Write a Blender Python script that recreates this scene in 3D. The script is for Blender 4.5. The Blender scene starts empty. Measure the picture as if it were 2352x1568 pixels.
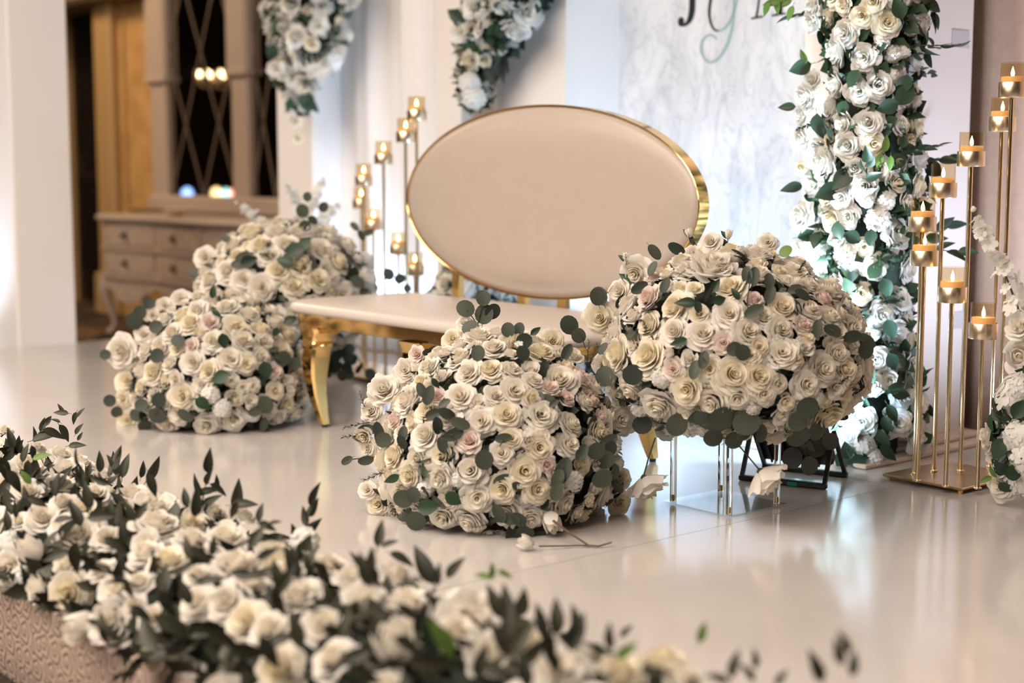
import bpy, math, random
from mathutils import Vector, Quaternion, Matrix
PI = math.pi
S = bpy.context.scene
COL = S.collection
random.seed(11)
# ---------------------------------------------------------------- camera, frame of the stage
F_PX, CAM_H, TH = 3450.0, 0.95, math.radians(50)
PITCH = math.atan(399 / F_PX)
CT, ST = math.cos(TH), math.sin(TH)
def W(s, r, z=0.0):                      # stage coordinates: s along the stage front, r towards the back wall
    return Vector((CT*s + ST*r, -ST*s + CT*r, z))
def SR(p): return (CT*p[0] - ST*p[1], ST*p[0] + CT*p[1])
CAMP = Vector((0, 0, CAM_H))
def ray(x, y):
    a, b = (x-1176)/F_PX, (784-y)/F_PX
    return Vector((a, math.cos(PITCH)+b*math.sin(PITCH), -math.sin(PITCH)+b*math.cos(PITCH))).normalized()
def on_floor(x, y, z=0.0):
    d = ray(x, y); return CAMP + d*((z-CAM_H)/d.z)
def on_r(x, y, R):                       # point of a sight line on the plane r = R
    d = ray(x, y); return CAMP + d*(R/(d.x*ST + d.y*CT))
cam = bpy.data.cameras.new('camera'); cam_o = bpy.data.objects.new('camera', cam); COL.objects.link(cam_o)
cam_o.location = CAMP; cam_o.rotation_euler = (PI/2 - PITCH, 0, 0)
cam.sensor_width = 36; cam.lens = F_PX/2352*36; cam.clip_end = 200; cam.clip_start = .05
cam.dof.use_dof = True; cam.dof.focus_distance = 4.3; cam.dof.aperture_fstop = 1.5
S.camera = cam_o
S.view_settings.view_transform = 'Standard'; S.view_settings.look = 'None'
S.view_settings.exposure = 0.0; S.view_settings.gamma = 1.0; S.view_settings.use_curve_mapping = False
wd = bpy.data.worlds.new('world'); S.world = wd; wd.use_nodes = True
wd.node_tree.nodes['Background'].inputs[0].default_value = (1, .84, .7, 1)
wd.node_tree.nodes['Background'].inputs[1].default_value = 0.05
def area(name, loc, target, size, size_y, power, color):
    l = bpy.data.lights.new(name, 'AREA'); l.shape = 'RECTANGLE'; l.size = size; l.size_y = size_y
    l.energy = power; l.color = color
    o = bpy.data.objects.new(name, l); COL.objects.link(o); o.location = loc
    o.rotation_euler = (Vector(target)-Vector(loc)).to_track_quat('-Z', 'Y').to_euler(); return o
def spot(name, loc, target, angle, power, color, blend=.7, radius=.05):
    l = bpy.data.lights.new(name, 'SPOT'); l.spot_size = math.radians(angle); l.spot_blend = blend
    l.energy = power; l.color = color; l.shadow_soft_size = radius
    o = bpy.data.objects.new(name, l); COL.objects.link(o); o.location = loc
    o.rotation_euler = (Vector(target)-Vector(loc)).to_track_quat('-Z', 'Y').to_euler(); return o
WARM, COOL = (1, .84, .70), (.46, .72, 1.0)
area('warm_overhead', W(-3.6, 0.3, 3.95), W(-3.6, .9, 0), 7, 4.5, 800, WARM)
area('ballroom_light', W(-2.5, -5.5, 3.4), W(-4, 3, .4), 6, 2.4, 310, WARM)
area('warm_overhead', W(-11.2, 3.0, 3.95), W(-10.6, 5.2, .8), 3, 1.4, 200, (1, .72, .44))  # added warm fill to brighten the dresser wall
area('flood_beam', W(-2.96, 3.68, .2), W(-4.3, 4.7, 1.4), .22, .13, 22, COOL)
area('flood_beam', W(-4.52, 4.36, .24), W(-4.0, 4.62, 1.4), .22, .13, 7.5, COOL)  # added beam that evens the cool light over the marble
spot('column_beam', W(-3.02, 3.62, .22), W(-3.06, 4.06, 1.0), 62, 95, (.84, .96, 1.0), .8, .06)
spot('uplight_beam', W(-6.15, 4.36, .16), W(-6.25, 4.55, 1.5), 130, 46, (.58, .76, 1.0), .9, .08)
spot('uplight_beam', W(-6.0, 4.05, .16), W(-6.68, 4.14, 1.7), 34, 170, (.82, .93, 1.0), .8, .06)
spot('uplight_beam', W(-8.25, 2.62, -.1), W(-8.15, 3.1, 1.3), 100, 45, (.74, .84, 1.0), .9, .08)
spot('uplight_beam', W(-2.0, 4.1, .16), W(-2.9, 4.6, 1.3), 110, 95, (.74, .80, 1.0), .9, .08)

# ---------------------------------------------------------------- materials
def new_mat(name):
    m = bpy.data.materials.new(name); m.use_nodes = True
    return m, m.node_tree.nodes, m.node_tree.links, m.node_tree.nodes['Principled BSDF']
def pbr(name, col, rough=.5, metal=0.0, **kw):
    m, n, l, b = new_mat(name)
    b.inputs['Base Color'].default_value = (*col, 1); b.inputs['Roughness'].default_value = rough; b.inputs['Metallic'].default_value = metal
    for k, v in kw.items(): b.inputs[k.replace('_', ' ')].default_value = v
    return m
def noise_pbr(name, c1, c2, scale=8, rough=.5, bump=0.0, metal=0.0, detail=4, lo=.35, hi=.65, coord='Object', stretch=(1, 1, 1)):
    m, n, l, b = new_mat(name)
    tc = n.new('ShaderNodeTexCoord'); mp = n.new('ShaderNodeMapping'); mp.inputs['Scale'].default_value = stretch
    nz = n.new('ShaderNodeTexNoise'); nz.inputs['Scale'].default_value = scale; nz.inputs['Detail'].default_value = detail
    cr = n.new('ShaderNodeValToRGB'); cr.color_ramp.elements[0].position = lo; cr.color_ramp.elements[1].position = hi
    cr.color_ramp.elements[0].color = (*c1, 1); cr.color_ramp.elements[1].color = (*c2, 1)
    l.new(tc.outputs[coord], mp.inputs[0]); l.new(mp.outputs[0], nz.inputs[0]); l.new(nz.outputs[0], cr.inputs[0]); l.new(cr.outputs[0], b.inputs['Base Color'])
    b.inputs['Roughness'].default_value = rough; b.inputs['Metallic'].default_value = metal
    if bump:
        bp = n.new('ShaderNodeBump'); bp.inputs['Strength'].default_value = bump; bp.inputs['Distance'].default_value = .01
        l.new(nz.outputs[0], bp.inputs['Height']); l.new(bp.outputs[0], b.inputs['Normal'])
    return m
def petal_mat(name, heart, outer):
    m, n, l, b = new_mat(name)
    at = n.new('ShaderNodeAttribute'); at.attribute_name = 'tone'
    mx = n.new('ShaderNodeMix'); mx.data_type = 'RGBA'
    mx.inputs[6].default_value = (*heart, 1); mx.inputs[7].default_value = (*outer, 1)
    l.new(at.outputs['Fac'], mx.inputs[0]); l.new(mx.outputs[2], b.inputs['Base Color'])
    b.inputs['Roughness'].default_value = .75; b.inputs['Specular IOR Level'].default_value = .2
    tr = n.new('ShaderNodeBsdfTranslucent'); l.new(mx.outputs[2], tr.inputs[0])
    ms = n.new('ShaderNodeMixShader'); ms.inputs[0].default_value = .42
    l.new(b.outputs[0], ms.inputs[1]); l.new(tr.outputs[0], ms.inputs[2])
    l.new(ms.outputs[0], n['Material Output'].inputs[0])
    return m
def leaf_mat(name, c1, c2, rough=.5):
    m, n, l, b = new_mat(name)
    oi = n.new('ShaderNodeObjectInfo'); mx = n.new('ShaderNodeMix'); mx.data_type = 'RGBA'
    mx.inputs[6].default_value = (*c1, 1); mx.inputs[7].default_value = (*c2, 1)
    l.new(oi.outputs['Random'], mx.inputs[0]); l.new(mx.outputs[2], b.inputs['Base Color'])
    b.inputs['Roughness'].default_value = rough; b.inputs['Specular IOR Level'].default_value = .35
    return m
def emit(name, col, strength):
    m, n, l, b = new_mat(name)
    b.inputs['Base Color'].default_value = (*col, 1); b.inputs['Emission Color'].default_value = (*col, 1); b.inputs['Emission Strength'].default_value = strength
    return m
def thin_glass(name, tint, ior=1.45):
    m, n, l, b = new_mat(name)
    t = n.new('ShaderNodeBsdfTransparent'); t.inputs[0].default_value = (*tint, 1)
    g = n.new('ShaderNodeBsdfGlossy'); g.inputs['Roughness'].default_value = .03
    fr = n.new('ShaderNodeFresnel'); fr.inputs[0].default_value = ior
    ms = n.new('ShaderNodeMixShader')
    gm = n.new('ShaderNodeNewGeometry'); mm = n.new('ShaderNodeMath'); mm.operation = 'SUBTRACT'; mm.inputs[0].default_value = 1.0
    m2 = n.new('ShaderNodeMath'); m2.operation = 'MULTIPLY'; l.new(gm.outputs['Backfacing'], mm.inputs[1]); l.new(mm.outputs[0], m2.inputs[0]); l.new(fr.outputs[0], m2.inputs[1])
    l.new(m2.outputs[0], ms.inputs[0]); l.new(t.outputs[0], ms.inputs[1]); l.new(g.outputs[0], ms.inputs[2]); l.new(ms.outputs[0], n['Material Output'].inputs[0])
    return m
M = {}
M['p_white'] = petal_mat('white_petal', (.89, .84, .71), (.91, .885, .845))
M['p_cream'] = petal_mat('cream_petal', (.90, .82, .61), (.92, .885, .79))
M['p_blush'] = petal_mat('blush_petal', (.86, .68, .62), (.90, .83, .79))
M['p_pure'] = petal_mat('pure_white_petal', (.86, .86, .78), (.91, .91, .89))
M['euca'] = leaf_mat('eucalyptus_leaf', (.032, .042, .034), (.066, .080, .060))
M['green'] = leaf_mat('dark_green_leaf', (.014, .030, .018), (.032, .070, .038), .42)
M['ruscus'] = leaf_mat('olive_leaf', (.016, .020, .014), (.044, .046, .030), .45)
M['bright_green'] = leaf_mat('bright_green_leaf', (.08, .17, .03), (.13, .22, .05), .45)
M['needle'] = leaf_mat('needle_leaf', (.05, .06, .03), (.11, .085, .05), .6)
M['stem'] = pbr('stem_green', (.035, .05, .025), .6)
M['twig'] = pbr('twig_brown', (.12, .07, .045), .7)
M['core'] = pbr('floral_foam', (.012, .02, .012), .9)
M['gold'] = noise_pbr('polished_gold', (.80, .52, .20), (.88, .62, .28), 6, .13, 0, 1.0)
M['gold_dark'] = pbr('champagne_gold', (.80, .66, .48), .3, 1.0)
M['gold_pole'] = pbr('pale_gold_tube', (.86, .70, .46), .16, 1.0)
M['gold_base'] = noise_pbr('brushed_gold', (.50, .35, .20), (.62, .45, .27), 14, .33, 0, 1.0)
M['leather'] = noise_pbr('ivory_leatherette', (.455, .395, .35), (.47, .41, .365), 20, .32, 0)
M['seat_leather_lit'] = pbr('sheen_lit_leatherette', (.60, .545, .51), .3)  # same leather as the back, grazing sheen put into a paler base colour
M['vinyl'] = noise_pbr('white_vinyl', (.53, .505, .495), (.56, .535, .52), 3, .14, .0)
M['vinyl'].node_tree.nodes['Principled BSDF'].inputs['Specular IOR Level'].default_value = .7
M['seam'] = pbr('panel_seam', (.26, .17, .15), .7)
M['white'] = pbr('white_paint', (.80, .78, .77), .55)
M['white_cloth'] = pbr('white_spandex', (.80, .78, .78), .8)
M['drape'] = pbr('white_voile', (.80, .80, .82), .85)
M['brown_drape'] = noise_pbr('taupe_drape', (.50, .375, .295), (.55, .415, .33), 30, .85, .05)
M['wallpaper'] = noise_pbr('gold_wallpaper', (.44, .25, .09), (.56, .34, .14), 5, .55, .15)
M['gold_trim'] = pbr('gilded_trim', (.42, .27, .12), .5)
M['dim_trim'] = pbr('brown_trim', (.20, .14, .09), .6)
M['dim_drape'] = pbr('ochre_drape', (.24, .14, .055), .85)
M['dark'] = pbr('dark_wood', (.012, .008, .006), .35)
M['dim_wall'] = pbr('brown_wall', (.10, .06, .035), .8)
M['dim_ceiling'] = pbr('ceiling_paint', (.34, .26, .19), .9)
M['antique'] = noise_pbr('greige_carved_wood', (.42, .33, .28), (.52, .42, .36), 18, .5, .8, 0, 6)
M['antique_plain'] = pbr('greige_wood', (.47, .38, .33), .45)
M['mirror'] = pbr('dark_mirror', (.36, .33, .30), .02, 1.0)
M['lattice'] = pbr('lattice_bar', (.15, .115, .09), .4)
M['pull'] = pbr('aged_brass', (.20, .155, .12), .5, .6)
M['black'] = pbr('black_powder_coat', (.010, .010, .011), .4)
M['teal'] = pbr('teal_plug', (.0, .28, .30), .4)
M['led'] = emit('led_panel', (.85, .94, 1.0), 14)
M['acrylic'] = pbr('clear_acrylic', (1, 1, 1), .02, 0, Transmission_Weight=1.0, IOR=1.45)
M['candle_glass'] = thin_glass('amber_glass', (.95, .895, .79), 1.65)
M['plate'] = thin_glass('clear_plate', (.955, .98, .975), 1.7)
M['wax'] = pbr('candle_wax', (.86, .62, .38), .5, 0, Emission_Color=(1, .42, .12, 1), Emission_Strength=.24)
M['flame'] = emit('flame', (1, .70, .34), 16)
M['bulb'] = emit('chandelier_bulb', (1, .72, .40), 40)
M['plywood'] = noise_pbr('birch_plywood', (.62, .52, .43), (.70, .60, .50), 12, .6)
M['ink'] = pbr('black_vinyl_letter', (.008, .012, .014), .35)
M['ink_grey'] = pbr('grey_green_letter', (.30, .42, .42), .3)
M['tape'] = pbr('hook_tape', (.56, .56, .60), .8)
M['cream_dish'] = pbr('cream_ceramic', (.75, .58, .38), .3)

def marble():
    m, n, l, b = new_mat('white_marble_print')
    tc = n.new('ShaderNodeTexCoord'); mp = n.new('ShaderNodeMapping'); mp.inputs['Scale'].default_value = (1.6, 1, .8); mp.inputs['Rotation'].default_value = (0, .5, 0)
    nz = n.new('ShaderNodeTexNoise'); nz.inputs['Scale'].default_value = 3.2; nz.inputs['Detail'].default_value = 9; nz.inputs['Roughness'].default_value = .62; nz.inputs['Distortion'].default_value = 1.2
    n2 = n.new('ShaderNodeTexNoise'); n2.inputs['Scale'].default_value = 5; n2.inputs['Detail'].default_value = 8; n2.inputs['Distortion'].default_value = 2.0
    cr = n.new('ShaderNodeValToRGB'); e = cr.color_ramp.elements
    e[0].position = .36; e[0].color = (.53, .55, .58, 1); e[1].position = .56; e[1].color = (.68, .69, .71, 1)
    c2 = n.new('ShaderNodeValToRGB'); f = c2.color_ramp.elements
    f[0].position = .47; f[0].color = (1, 1, 1, 1); f[1].position = .53; f[1].color = (1, 1, 1, 1)
    x = c2.color_ramp.elements.new(.5); x.color = (.80, .81, .84, 1)
    mx = n.new('ShaderNodeMix'); mx.data_type = 'RGBA'; mx.blend_type = 'MULTIPLY'; mx.inputs[0].default_value = 1
    l.new(tc.outputs['Object'], mp.inputs[0]); l.new(mp.outputs[0], nz.inputs[0]); l.new(mp.outputs[0], n2.inputs[0])
    l.new(nz.outputs[0], cr.inputs[0]); l.new(n2.outputs[0], c2.inputs[0]); l.new(cr.outputs[0], mx.inputs[6]); l.new(c2.outputs[0], mx.inputs[7])
    l.new(mx.outputs[2], b.inputs['Base Color']); b.inputs['Roughness'].default_value = .45
    return m
M['marble'] = marble()
def carpet():
    m, n, l, b = new_mat('patterned_carpet')
    tc = n.new('ShaderNodeTexCoord'); nz = n.new('ShaderNodeTexNoise'); nz.inputs['Scale'].default_value = 2.6; nz.inputs['Detail'].default_value = 3; nz.inputs['Distortion'].default_value = 2.5
    cr = n.new('ShaderNodeValToRGB'); e = cr.color_ramp.elements
    e[0].position = .46; e[0].color = (.012, .008, .007, 1); e[1].position = .62; e[1].color = (.17, .085, .03, 1)
    l.new(tc.outputs['Object'], nz.inputs[0]); l.new(nz.outputs[0], cr.inputs[0]); l.new(cr.outputs[0], b.inputs['Base Color'])
    b.inputs['Roughness'].default_value = .95
    return m
M['carpet'] = carpet()
def rosette():
    m, n, l, b = new_mat('rosette_fabric')
    def math_(op, a, c=None):
        x = n.new('ShaderNodeMath'); x.operation = op
        for i, v in enumerate((a, c)):
            if v is None: continue
            if isinstance(v, (int, float)): x.inputs[i].default_value = v
            else: l.new(v, x.inputs[i])
        return x.outputs[0]
    tc = n.new('ShaderNodeTexCoord'); sep = n.new('ShaderNodeSeparateXYZ'); l.new(tc.outputs['Object'], sep.inputs[0])
    cmb = n.new('ShaderNodeCombineXYZ'); l.new(sep.outputs[0], cmb.inputs[0]); l.new(sep.outputs[2], cmb.inputs[1])
    sc = n.new('ShaderNodeVectorMath'); sc.operation = 'SCALE'; sc.inputs['Scale'].default_value = 17.5; l.new(cmb.outputs[0], sc.inputs[0])
    vo = n.new('ShaderNodeTexVoronoi'); vo.voronoi_dimensions = '2D'; vo.inputs['Scale'].default_value = 1; vo.inputs['Randomness'].default_value = .55; l.new(sc.outputs[0], vo.inputs['Vector'])
    df = n.new('ShaderNodeVectorMath'); df.operation = 'SUBTRACT'; l.new(sc.outputs[0], df.inputs[0]); l.new(vo.outputs['Position'], df.inputs[1])
    s2 = n.new('ShaderNodeSeparateXYZ'); l.new(df.outputs[0], s2.inputs[0])
    ang = math_('ARCTAN2', s2.outputs[1], s2.outputs[0])
    nz = n.new('ShaderNodeTexNoise'); nz.inputs['Scale'].default_value = 1.5; nz.inputs['Detail'].default_value = 1; l.new(sc.outputs[0], nz.inputs[0])
    pet = math_('ABSOLUTE', math_('SINE', math_('MULTIPLY', ang, 2.5)))
    ph = math_('ADD', math_('ADD', math_('MULTIPLY', vo.outputs['Distance'], 20), ang), math_('MULTIPLY', nz.outputs[0], 3))
    ph = math_('ADD', ph, math_('MULTIPLY', pet, 1.3))
    w = math_('SINE', ph)
    cr = n.new('ShaderNodeValToRGB'); e = cr.color_ramp.elements
    e[0].position = .24; e[0].color = (.20, .14, .12, 1); e[1].position = .38; e[1].color = (.54, .435, .37, 1)
    l.new(math_('ADD', math_('MULTIPLY', w, .5), .5), cr.inputs[0]); l.new(cr.outputs[0], b.inputs['Base Color'])
    b.inputs['Roughness'].default_value = .6
    bp = n.new('ShaderNodeBump'); bp.inputs['Strength'].default_value = .08; bp.inputs['Distance'].default_value = .004
    l.new(w, bp.inputs['Height']); l.new(bp.outputs[0], b.inputs['Normal'])
    return m
M['rosette'] = rosette()

# ---------------------------------------------------------------- mesh helpers
class MB:
    def __init__(self): self.v = []; self.f = []; self.mi = []; self.tone = []; self.cur = 0
    def add(self, vs, fs, tone=1.0):
        b = len(self.v); self.v += [tuple(p) for p in vs]
        self.tone += list(tone) if isinstance(tone, list) else [tone]*len(vs)
        self.f += [tuple(i+b for i in f) for f in fs]; self.mi += [self.cur]*len(fs)
    def box(self, x0, x1, y0, y1, z0, z1):
        vs = [(x, y, z) for z in (z0, z1) for x, y in ((x0, y0), (x1, y0), (x1, y1), (x0, y1))]
        self.add(vs, [(3, 2, 1, 0), (4, 5, 6, 7), (0, 1, 5, 4), (1, 2, 6, 5), (2, 3, 7, 6), (3, 0, 4, 7)])
    def bbox(self, x0, x1, y0, y1, z0, z1, b=.008):          # box with chamfered edges: three stacked loops
        def loop(i, z):
            x_0, x_1, y_0, y_1 = x0+i, x1-i, y0+i, y1-i
            return [(x_0+b, y_0, z), (x_1-b, y_0, z), (x_1, y_0+b, z), (x_1, y_1-b, z), (x_1-b, y_1, z), (x_0+b, y_1, z), (x_0, y_1-b, z), (x_0, y_0+b, z)]
        self.loft([loop(b, z0), loop(0, z0+b), loop(0, z1-b), loop(b, z1)], cap=True)
    def loft(self, loops, cap=True, closed=True):
        n = len(loops[0]); vs = [p for L in loops for p in L]; fs = []
        for j in range(len(loops)-1):
            for i in range(n if closed else n-1):
                k = (i+1) % n
                fs.append((j*n+i, j*n+k, (j+1)*n+k, (j+1)*n+i))
        if cap: fs += [tuple(range(n-1, -1, -1)), tuple(range((len(loops)-1)*n, len(loops)*n))]
        self.add(vs, fs)
    def lathe(self, prof, seg=20, cx=0, cy=0, cap=True):
        self.loft([[(cx+r*math.cos(2*PI*i/seg), cy+r*math.sin(2*PI*i/seg), z) for i in range(seg)] for r, z in prof], cap)
    def tube(self, pts, rad, seg=6, cap=True):
        pts = [Vector(p) for p in pts]; rs = rad if isinstance(rad, (list, tuple)) else [rad]*len(pts); loops = []
        for i, p in enumerate(pts):
            t = (pts[min(i+1, len(pts)-1)]-pts[max(i-1, 0)]).normalized()
            a = t.orthogonal().normalized() if i == 0 else (a - t*a.dot(t)).normalized()
            b = t.cross(a); loops.append([tuple(p + (a*math.cos(2*PI*k/seg)+b*math.sin(2*PI*k/seg))*rs[i]) for k in range(seg)])
        self.loft(loops, cap)
    def prism(self, poly, y0, y1):                            # polygon in x,z extruded along y
        n = len(poly)
        vs = [(x, y0, z) for x, z in poly] + [(x, y1, z) for x, z in poly]
        fs = [tuple(range(n)), tuple(range(2*n-1, n-1, -1))] + [(i, (i+1) % n, n+(i+1) % n, n+i) for i in range(n)]
        self.add(vs, fs)
    def mesh(self, name, mats, smooth=True):
        me = bpy.data.meshes.new(name); me.from_pydata(self.v, [], self.f); me.update()
        for m in (mats if isinstance(mats, (list, tuple)) else [mats]): me.materials.append(M[m] if isinstance(m, str) else m)
        if any(self.mi): me.polygons.foreach_set('material_index', self.mi)
        if any(t != 1.0 for t in self.tone):
            a = me.attributes.new('tone', 'FLOAT', 'POINT'); a.data.foreach_set('value', self.tone)
        else:
            pass
        if smooth: me.polygons.foreach_set('use_smooth', [True]*len(me.polygons))
        return me
def fix_normals(me):
    import bmesh
    bm = bmesh.new(); bm.from_mesh(me); bmesh.ops.recalc_face_normals(bm, faces=bm.faces); bm.to_mesh(me); bm.free()
def link(name, me, parent=None, kind=None):
    o = bpy.data.objects.new(name, me); COL.objects.link(o)
    if parent: o.parent = parent
    if kind: o['kind'] = kind
    return o
def part(name, mb, mat, parent=None, smooth=True, kind=None, autos=True):
    me = mb.mesh(name, mat, smooth); fix_normals(me)
    o = link(name, me, parent, kind)
    if smooth and autos: me.set_sharp_from_angle(angle=math.radians(38))
    return o
ROOTS = {}
def thing(name, label, cat, loc, rot=True, group=None):
    o = bpy.data.objects.new(name, None); COL.objects.link(o); o.empty_display_size = .1
    o.location = loc
    if rot: o.rotation_euler = (0, 0, -TH)
    o['label'] = label; o['category'] = cat
    if group: o['group'] = group
    return o
def tag(o, label, cat, group=None):
    o['label'] = label; o['category'] = cat
    if group: o['group'] = group
    return o
def struct(name, mb, mat, smooth=False):
    o = part(name, mb, mat, None, smooth, 'structure'); o.rotation_euler = (0, 0, -TH); return o
# everything in "struct" and in rotated things is built in x = s, y = r

# ---------------------------------------------------------------- the room and the stage
mb = MB(); mb.box(-26, 6, -7, 8.5, -.35, -.25); struct('floor.001', mb, 'carpet')
mb = MB(); mb.box(-26, 6, -7, 8.5, 4.05, 4.15); struct('ceiling', mb, 'dim_ceiling')
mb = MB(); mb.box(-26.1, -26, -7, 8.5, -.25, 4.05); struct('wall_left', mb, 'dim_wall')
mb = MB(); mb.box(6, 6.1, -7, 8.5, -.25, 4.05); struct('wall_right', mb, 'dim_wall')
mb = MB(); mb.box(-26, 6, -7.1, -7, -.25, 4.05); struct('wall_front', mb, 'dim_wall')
wb = MB(); wb.box(-11.62, 6, 5.42, 5.55, -.25, 4.05); wall = struct('wall_back', wb, 'wallpaper')
t = MB(); t.box(-11.6, -8.0, 5.385, 5.42, .48, .54); t.box(-11.6, -8.0, 5.395, 5.42, -.25, -.08); t.box(-11.6, -8.0, 5.40, 5.42, .40, .43)
part('chair_rail', t, 'gold_trim', wall, False)
for k, (a, b) in enumerate(((-11.25, -10.7), (-10.6, -9.9))):
    t = MB()
    for x0, x1, z0, z1 in ((a, b, .62, .65), (a, b, 2.6, 2.63), (a, a+.03, .62, 2.63), (b-.03, b, .62, 2.63)): t.box(x0, x1, 5.40, 5.42, z0, z1)
    part('wall_moulding', t, 'gold_trim', wall, False)
t = MB(); t.bbox(-11.66, -11.36, 5.34, 5.44, -.25, 3.9, .03); t.bbox(-11.70, -11.32, 5.31, 5.46, -.25, .1, .02); part('pilaster', t, 'gold_trim', wall, False)
t = MB(); t.bbox(-13.2, -10.55, 5.15, 5.42, 2.25, 2.75, .03); t.bbox(-13.2, -10.58, 5.10, 5.42, 2.40, 2.47, .02); part('cornice', t, 'dim_trim', wall, False)
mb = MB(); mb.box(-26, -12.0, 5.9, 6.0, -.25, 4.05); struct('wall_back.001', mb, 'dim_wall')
dr = MB(); dr.box(-13.1, -12.12, 5.80, 5.88, -.25, 2.35); d1 = struct('door_1', dr, 'dark')
t = MB(); t.box(-13.2, -12.02, 5.76, 5.9, 2.3, 2.45); t.box(-12.14, -12.02, 5.76, 5.9, -.25, 2.45); t.box(-13.2, -13.08, 5.76, 5.9, -.25, 2.45); part('door_frame', t, 'gold_trim', d1, False)
for z0, z1 in ((.0, .9), (1.05, 2.15)):
    t = MB(); t.bbox(-12.98, -12.25, 5.77, 5.81, z0, z1, .02); part('door_panel', t, 'dark', d1, False)
# stage
st_s = (-7.80, -5.20, -2.65, -.10, 2.45); st_r = (1.29, 2.51, 3.73, 4.95)
mb = MB(); mb.box(-7.79, 2.44, 1.31, 4.94, -.25, -.008); stage = struct('floor', mb, 'seam')
for i in range(4):
    for j in range(3):
        t = MB(); g = .0009; t.box(st_s[i]+g, st_s[i+1]-g, st_r[j]+g, st_r[j+1]-g, -.0075, 0); part('floor_panel', t, 'vinyl', stage, False)
t = MB()
prof = [(.0, -.25), (-.010, -.21), (-.016, -.15), (-.018, -.09), (-.016, -.04), (-.010, -.012), (-.002, -.001), (.004, .0015), (.014, .001)]
t.loft([[(x, 1.30+dy, z) for dy, z in prof] for x in [-7.8+.25*k for k in range(42)]], False, False)
part('rosette_skirt', t, 'rosette', stage, True)
t = MB(); t.box(-7.805, -7.79, 1.30, 4.95, -.25, -.008); part('side_skirt', t, 'white_cloth', stage, False)

# ---------------------------------------------------------------- curtains
def drape_mb(s0, s1, r0, z0, z1, amp, lam, edge=None, nz=10, seed=0, thick=.012):
    rnd = random.Random(seed); n = int((s1-s0)/lam*12); mbx = MB()
    ph = [rnd.uniform(-.5, .5) for _ in range(40)]
    loops = []
    for j in range(nz+1):
        v = j/nz; z = z0+(z1-z0)*v; row = []
        for i in range(n+1):
            u = i/n; x = s0+(s1-s0)*u
            if edge: x = x + edge(u, v)
            p = x/lam*2*PI
            y = r0 + amp*math.sin(p + .8*math.sin(p*.31+ph[0])) * (1-.25*v) + amp*.35*math.sin(p*2.3+ph[1]*4+v)
            row.append((x, y, z))
        loops.append(row)
    back = [[(x, y+thick, z) for x, y, z in row] for row in loops]
    mbx.loft([r + b[::-1] for r, b in zip(loops, back)], True)
    return mbx
def curtain(name, label, s0, s1, r0, z0, z1, amp, lam, mat, seed, edge=None):
    o = part(name, drape_mb(s0, s1, r0, z0, z1, amp, lam, edge, 10, seed), mat, None, True, None, False)
    o.rotation_euler = (0, 0, -TH); return tag(o, label, 'curtain')
curtain('curtain', 'taupe brown pleated curtain behind the right candle stand', -3.5, 2.4, 4.78, .0, 3.6, .035, .36, 'brown_drape', 1)
curtain('curtain', 'taupe brown curtain seen in the gap between the two white backdrop panels', -6.2, -4.6, 5.0, .0, 3.6, .02, .5, 'brown_drape', 2)
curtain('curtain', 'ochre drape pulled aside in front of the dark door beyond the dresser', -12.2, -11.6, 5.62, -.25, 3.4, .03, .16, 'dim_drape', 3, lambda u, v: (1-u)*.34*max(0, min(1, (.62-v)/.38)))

# ---------------------------------------------------------------- arch backdrop
A_S0, A_S1, A_R, A_RB, A_TOP = -5.225, -3.005, 4.28, 4.59, 2.75
O0, O1, SPR = -4.75, -3.48, 1.62
bk = thing('arch_backdrop', 'white arch backdrop with lettered marble panel behind the oval-backed bench', 'backdrop', W(A_S0, A_R, 0))
def arch_pts(n=28):
    c, rad = (O0+O1)/2, (O1-O0)/2
    return [(O0, 0), (O0, SPR)] + [(c-rad*math.cos(PI*i/n), SPR+rad*1.0*math.sin(PI*i/n)) for i in range(1, n)] + [(O1, SPR), (O1, 0)]
ap = [(x-A_S0, z) for x, z in arch_pts()]
wdt = A_S1-A_S0
t = MB(); n = len(ap); outer = []
for x, z in ap:                                               # outer outline sampled to pair with the arch points
    if z <= SPR+1e-6: outer.append((0 if x < wdt/2 else wdt, z))
    else:
        k = (x-ap[1][0])/(ap[-2][0]-ap[1][0]); outer.append((wdt*k, A_TOP))
outer[1] = (0, SPR); outer[-2] = (wdt, SPR)
dep = A_RB-A_R
vs = [(x, 0, z) for x, z in ap]+[(x, 0, z) for x, z in outer]+[(x, dep, z) for x, z in ap]+[(x, dep, z) for x, z in outer]
fs = []
for i in range(n-1):
    fs += [(i, i+1, n+i+1, n+i), (2*n+i, 3*n+i, 3*n+i+1, 2*n+i+1), (i, 2*n+i, 2*n+i+1, i+1), (n+i, n+i+1, 3*n+i+1, 3*n+i)]
fs += [(0, n, 3*n, 2*n), (n-1, 2*n-1+0, 4*n-1, 3*n-1)]
t.add(vs, fs)
part('arch_frame', t, 'white', bk, True)
t = MB(); t.box(.02, wdt-.02, dep, dep+.03, 0, A_TOP); part('marble_panel', t, 'marble', bk, False)
for z0, (sa, sb) in zip((0, .016), ((-3.42, -2.86), (-3.38, -2.92))):
    t = MB(); t.bbox(sa-A_S0, sb-A_S0, 3.86-A_R+z0*2, 4.62-A_R, z0+.001, z0+.015, .003); part('base_board', t, 'plywood', bk, False)
for px, py in ((2205, 90), (2198, 735)):
    t = MB(); d_ = ray(px, py); k = (A_S1 - 0)/(d_.x*CT - d_.y*ST); P = CAMP + d_*k; s_, r_ = SR(P)
    t.box(wdt, wdt+.004, r_-A_R-.05, r_-A_R+.05, P.z-.03, P.z+.03); part('hook_tape', t, 'tape', bk, False)
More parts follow.
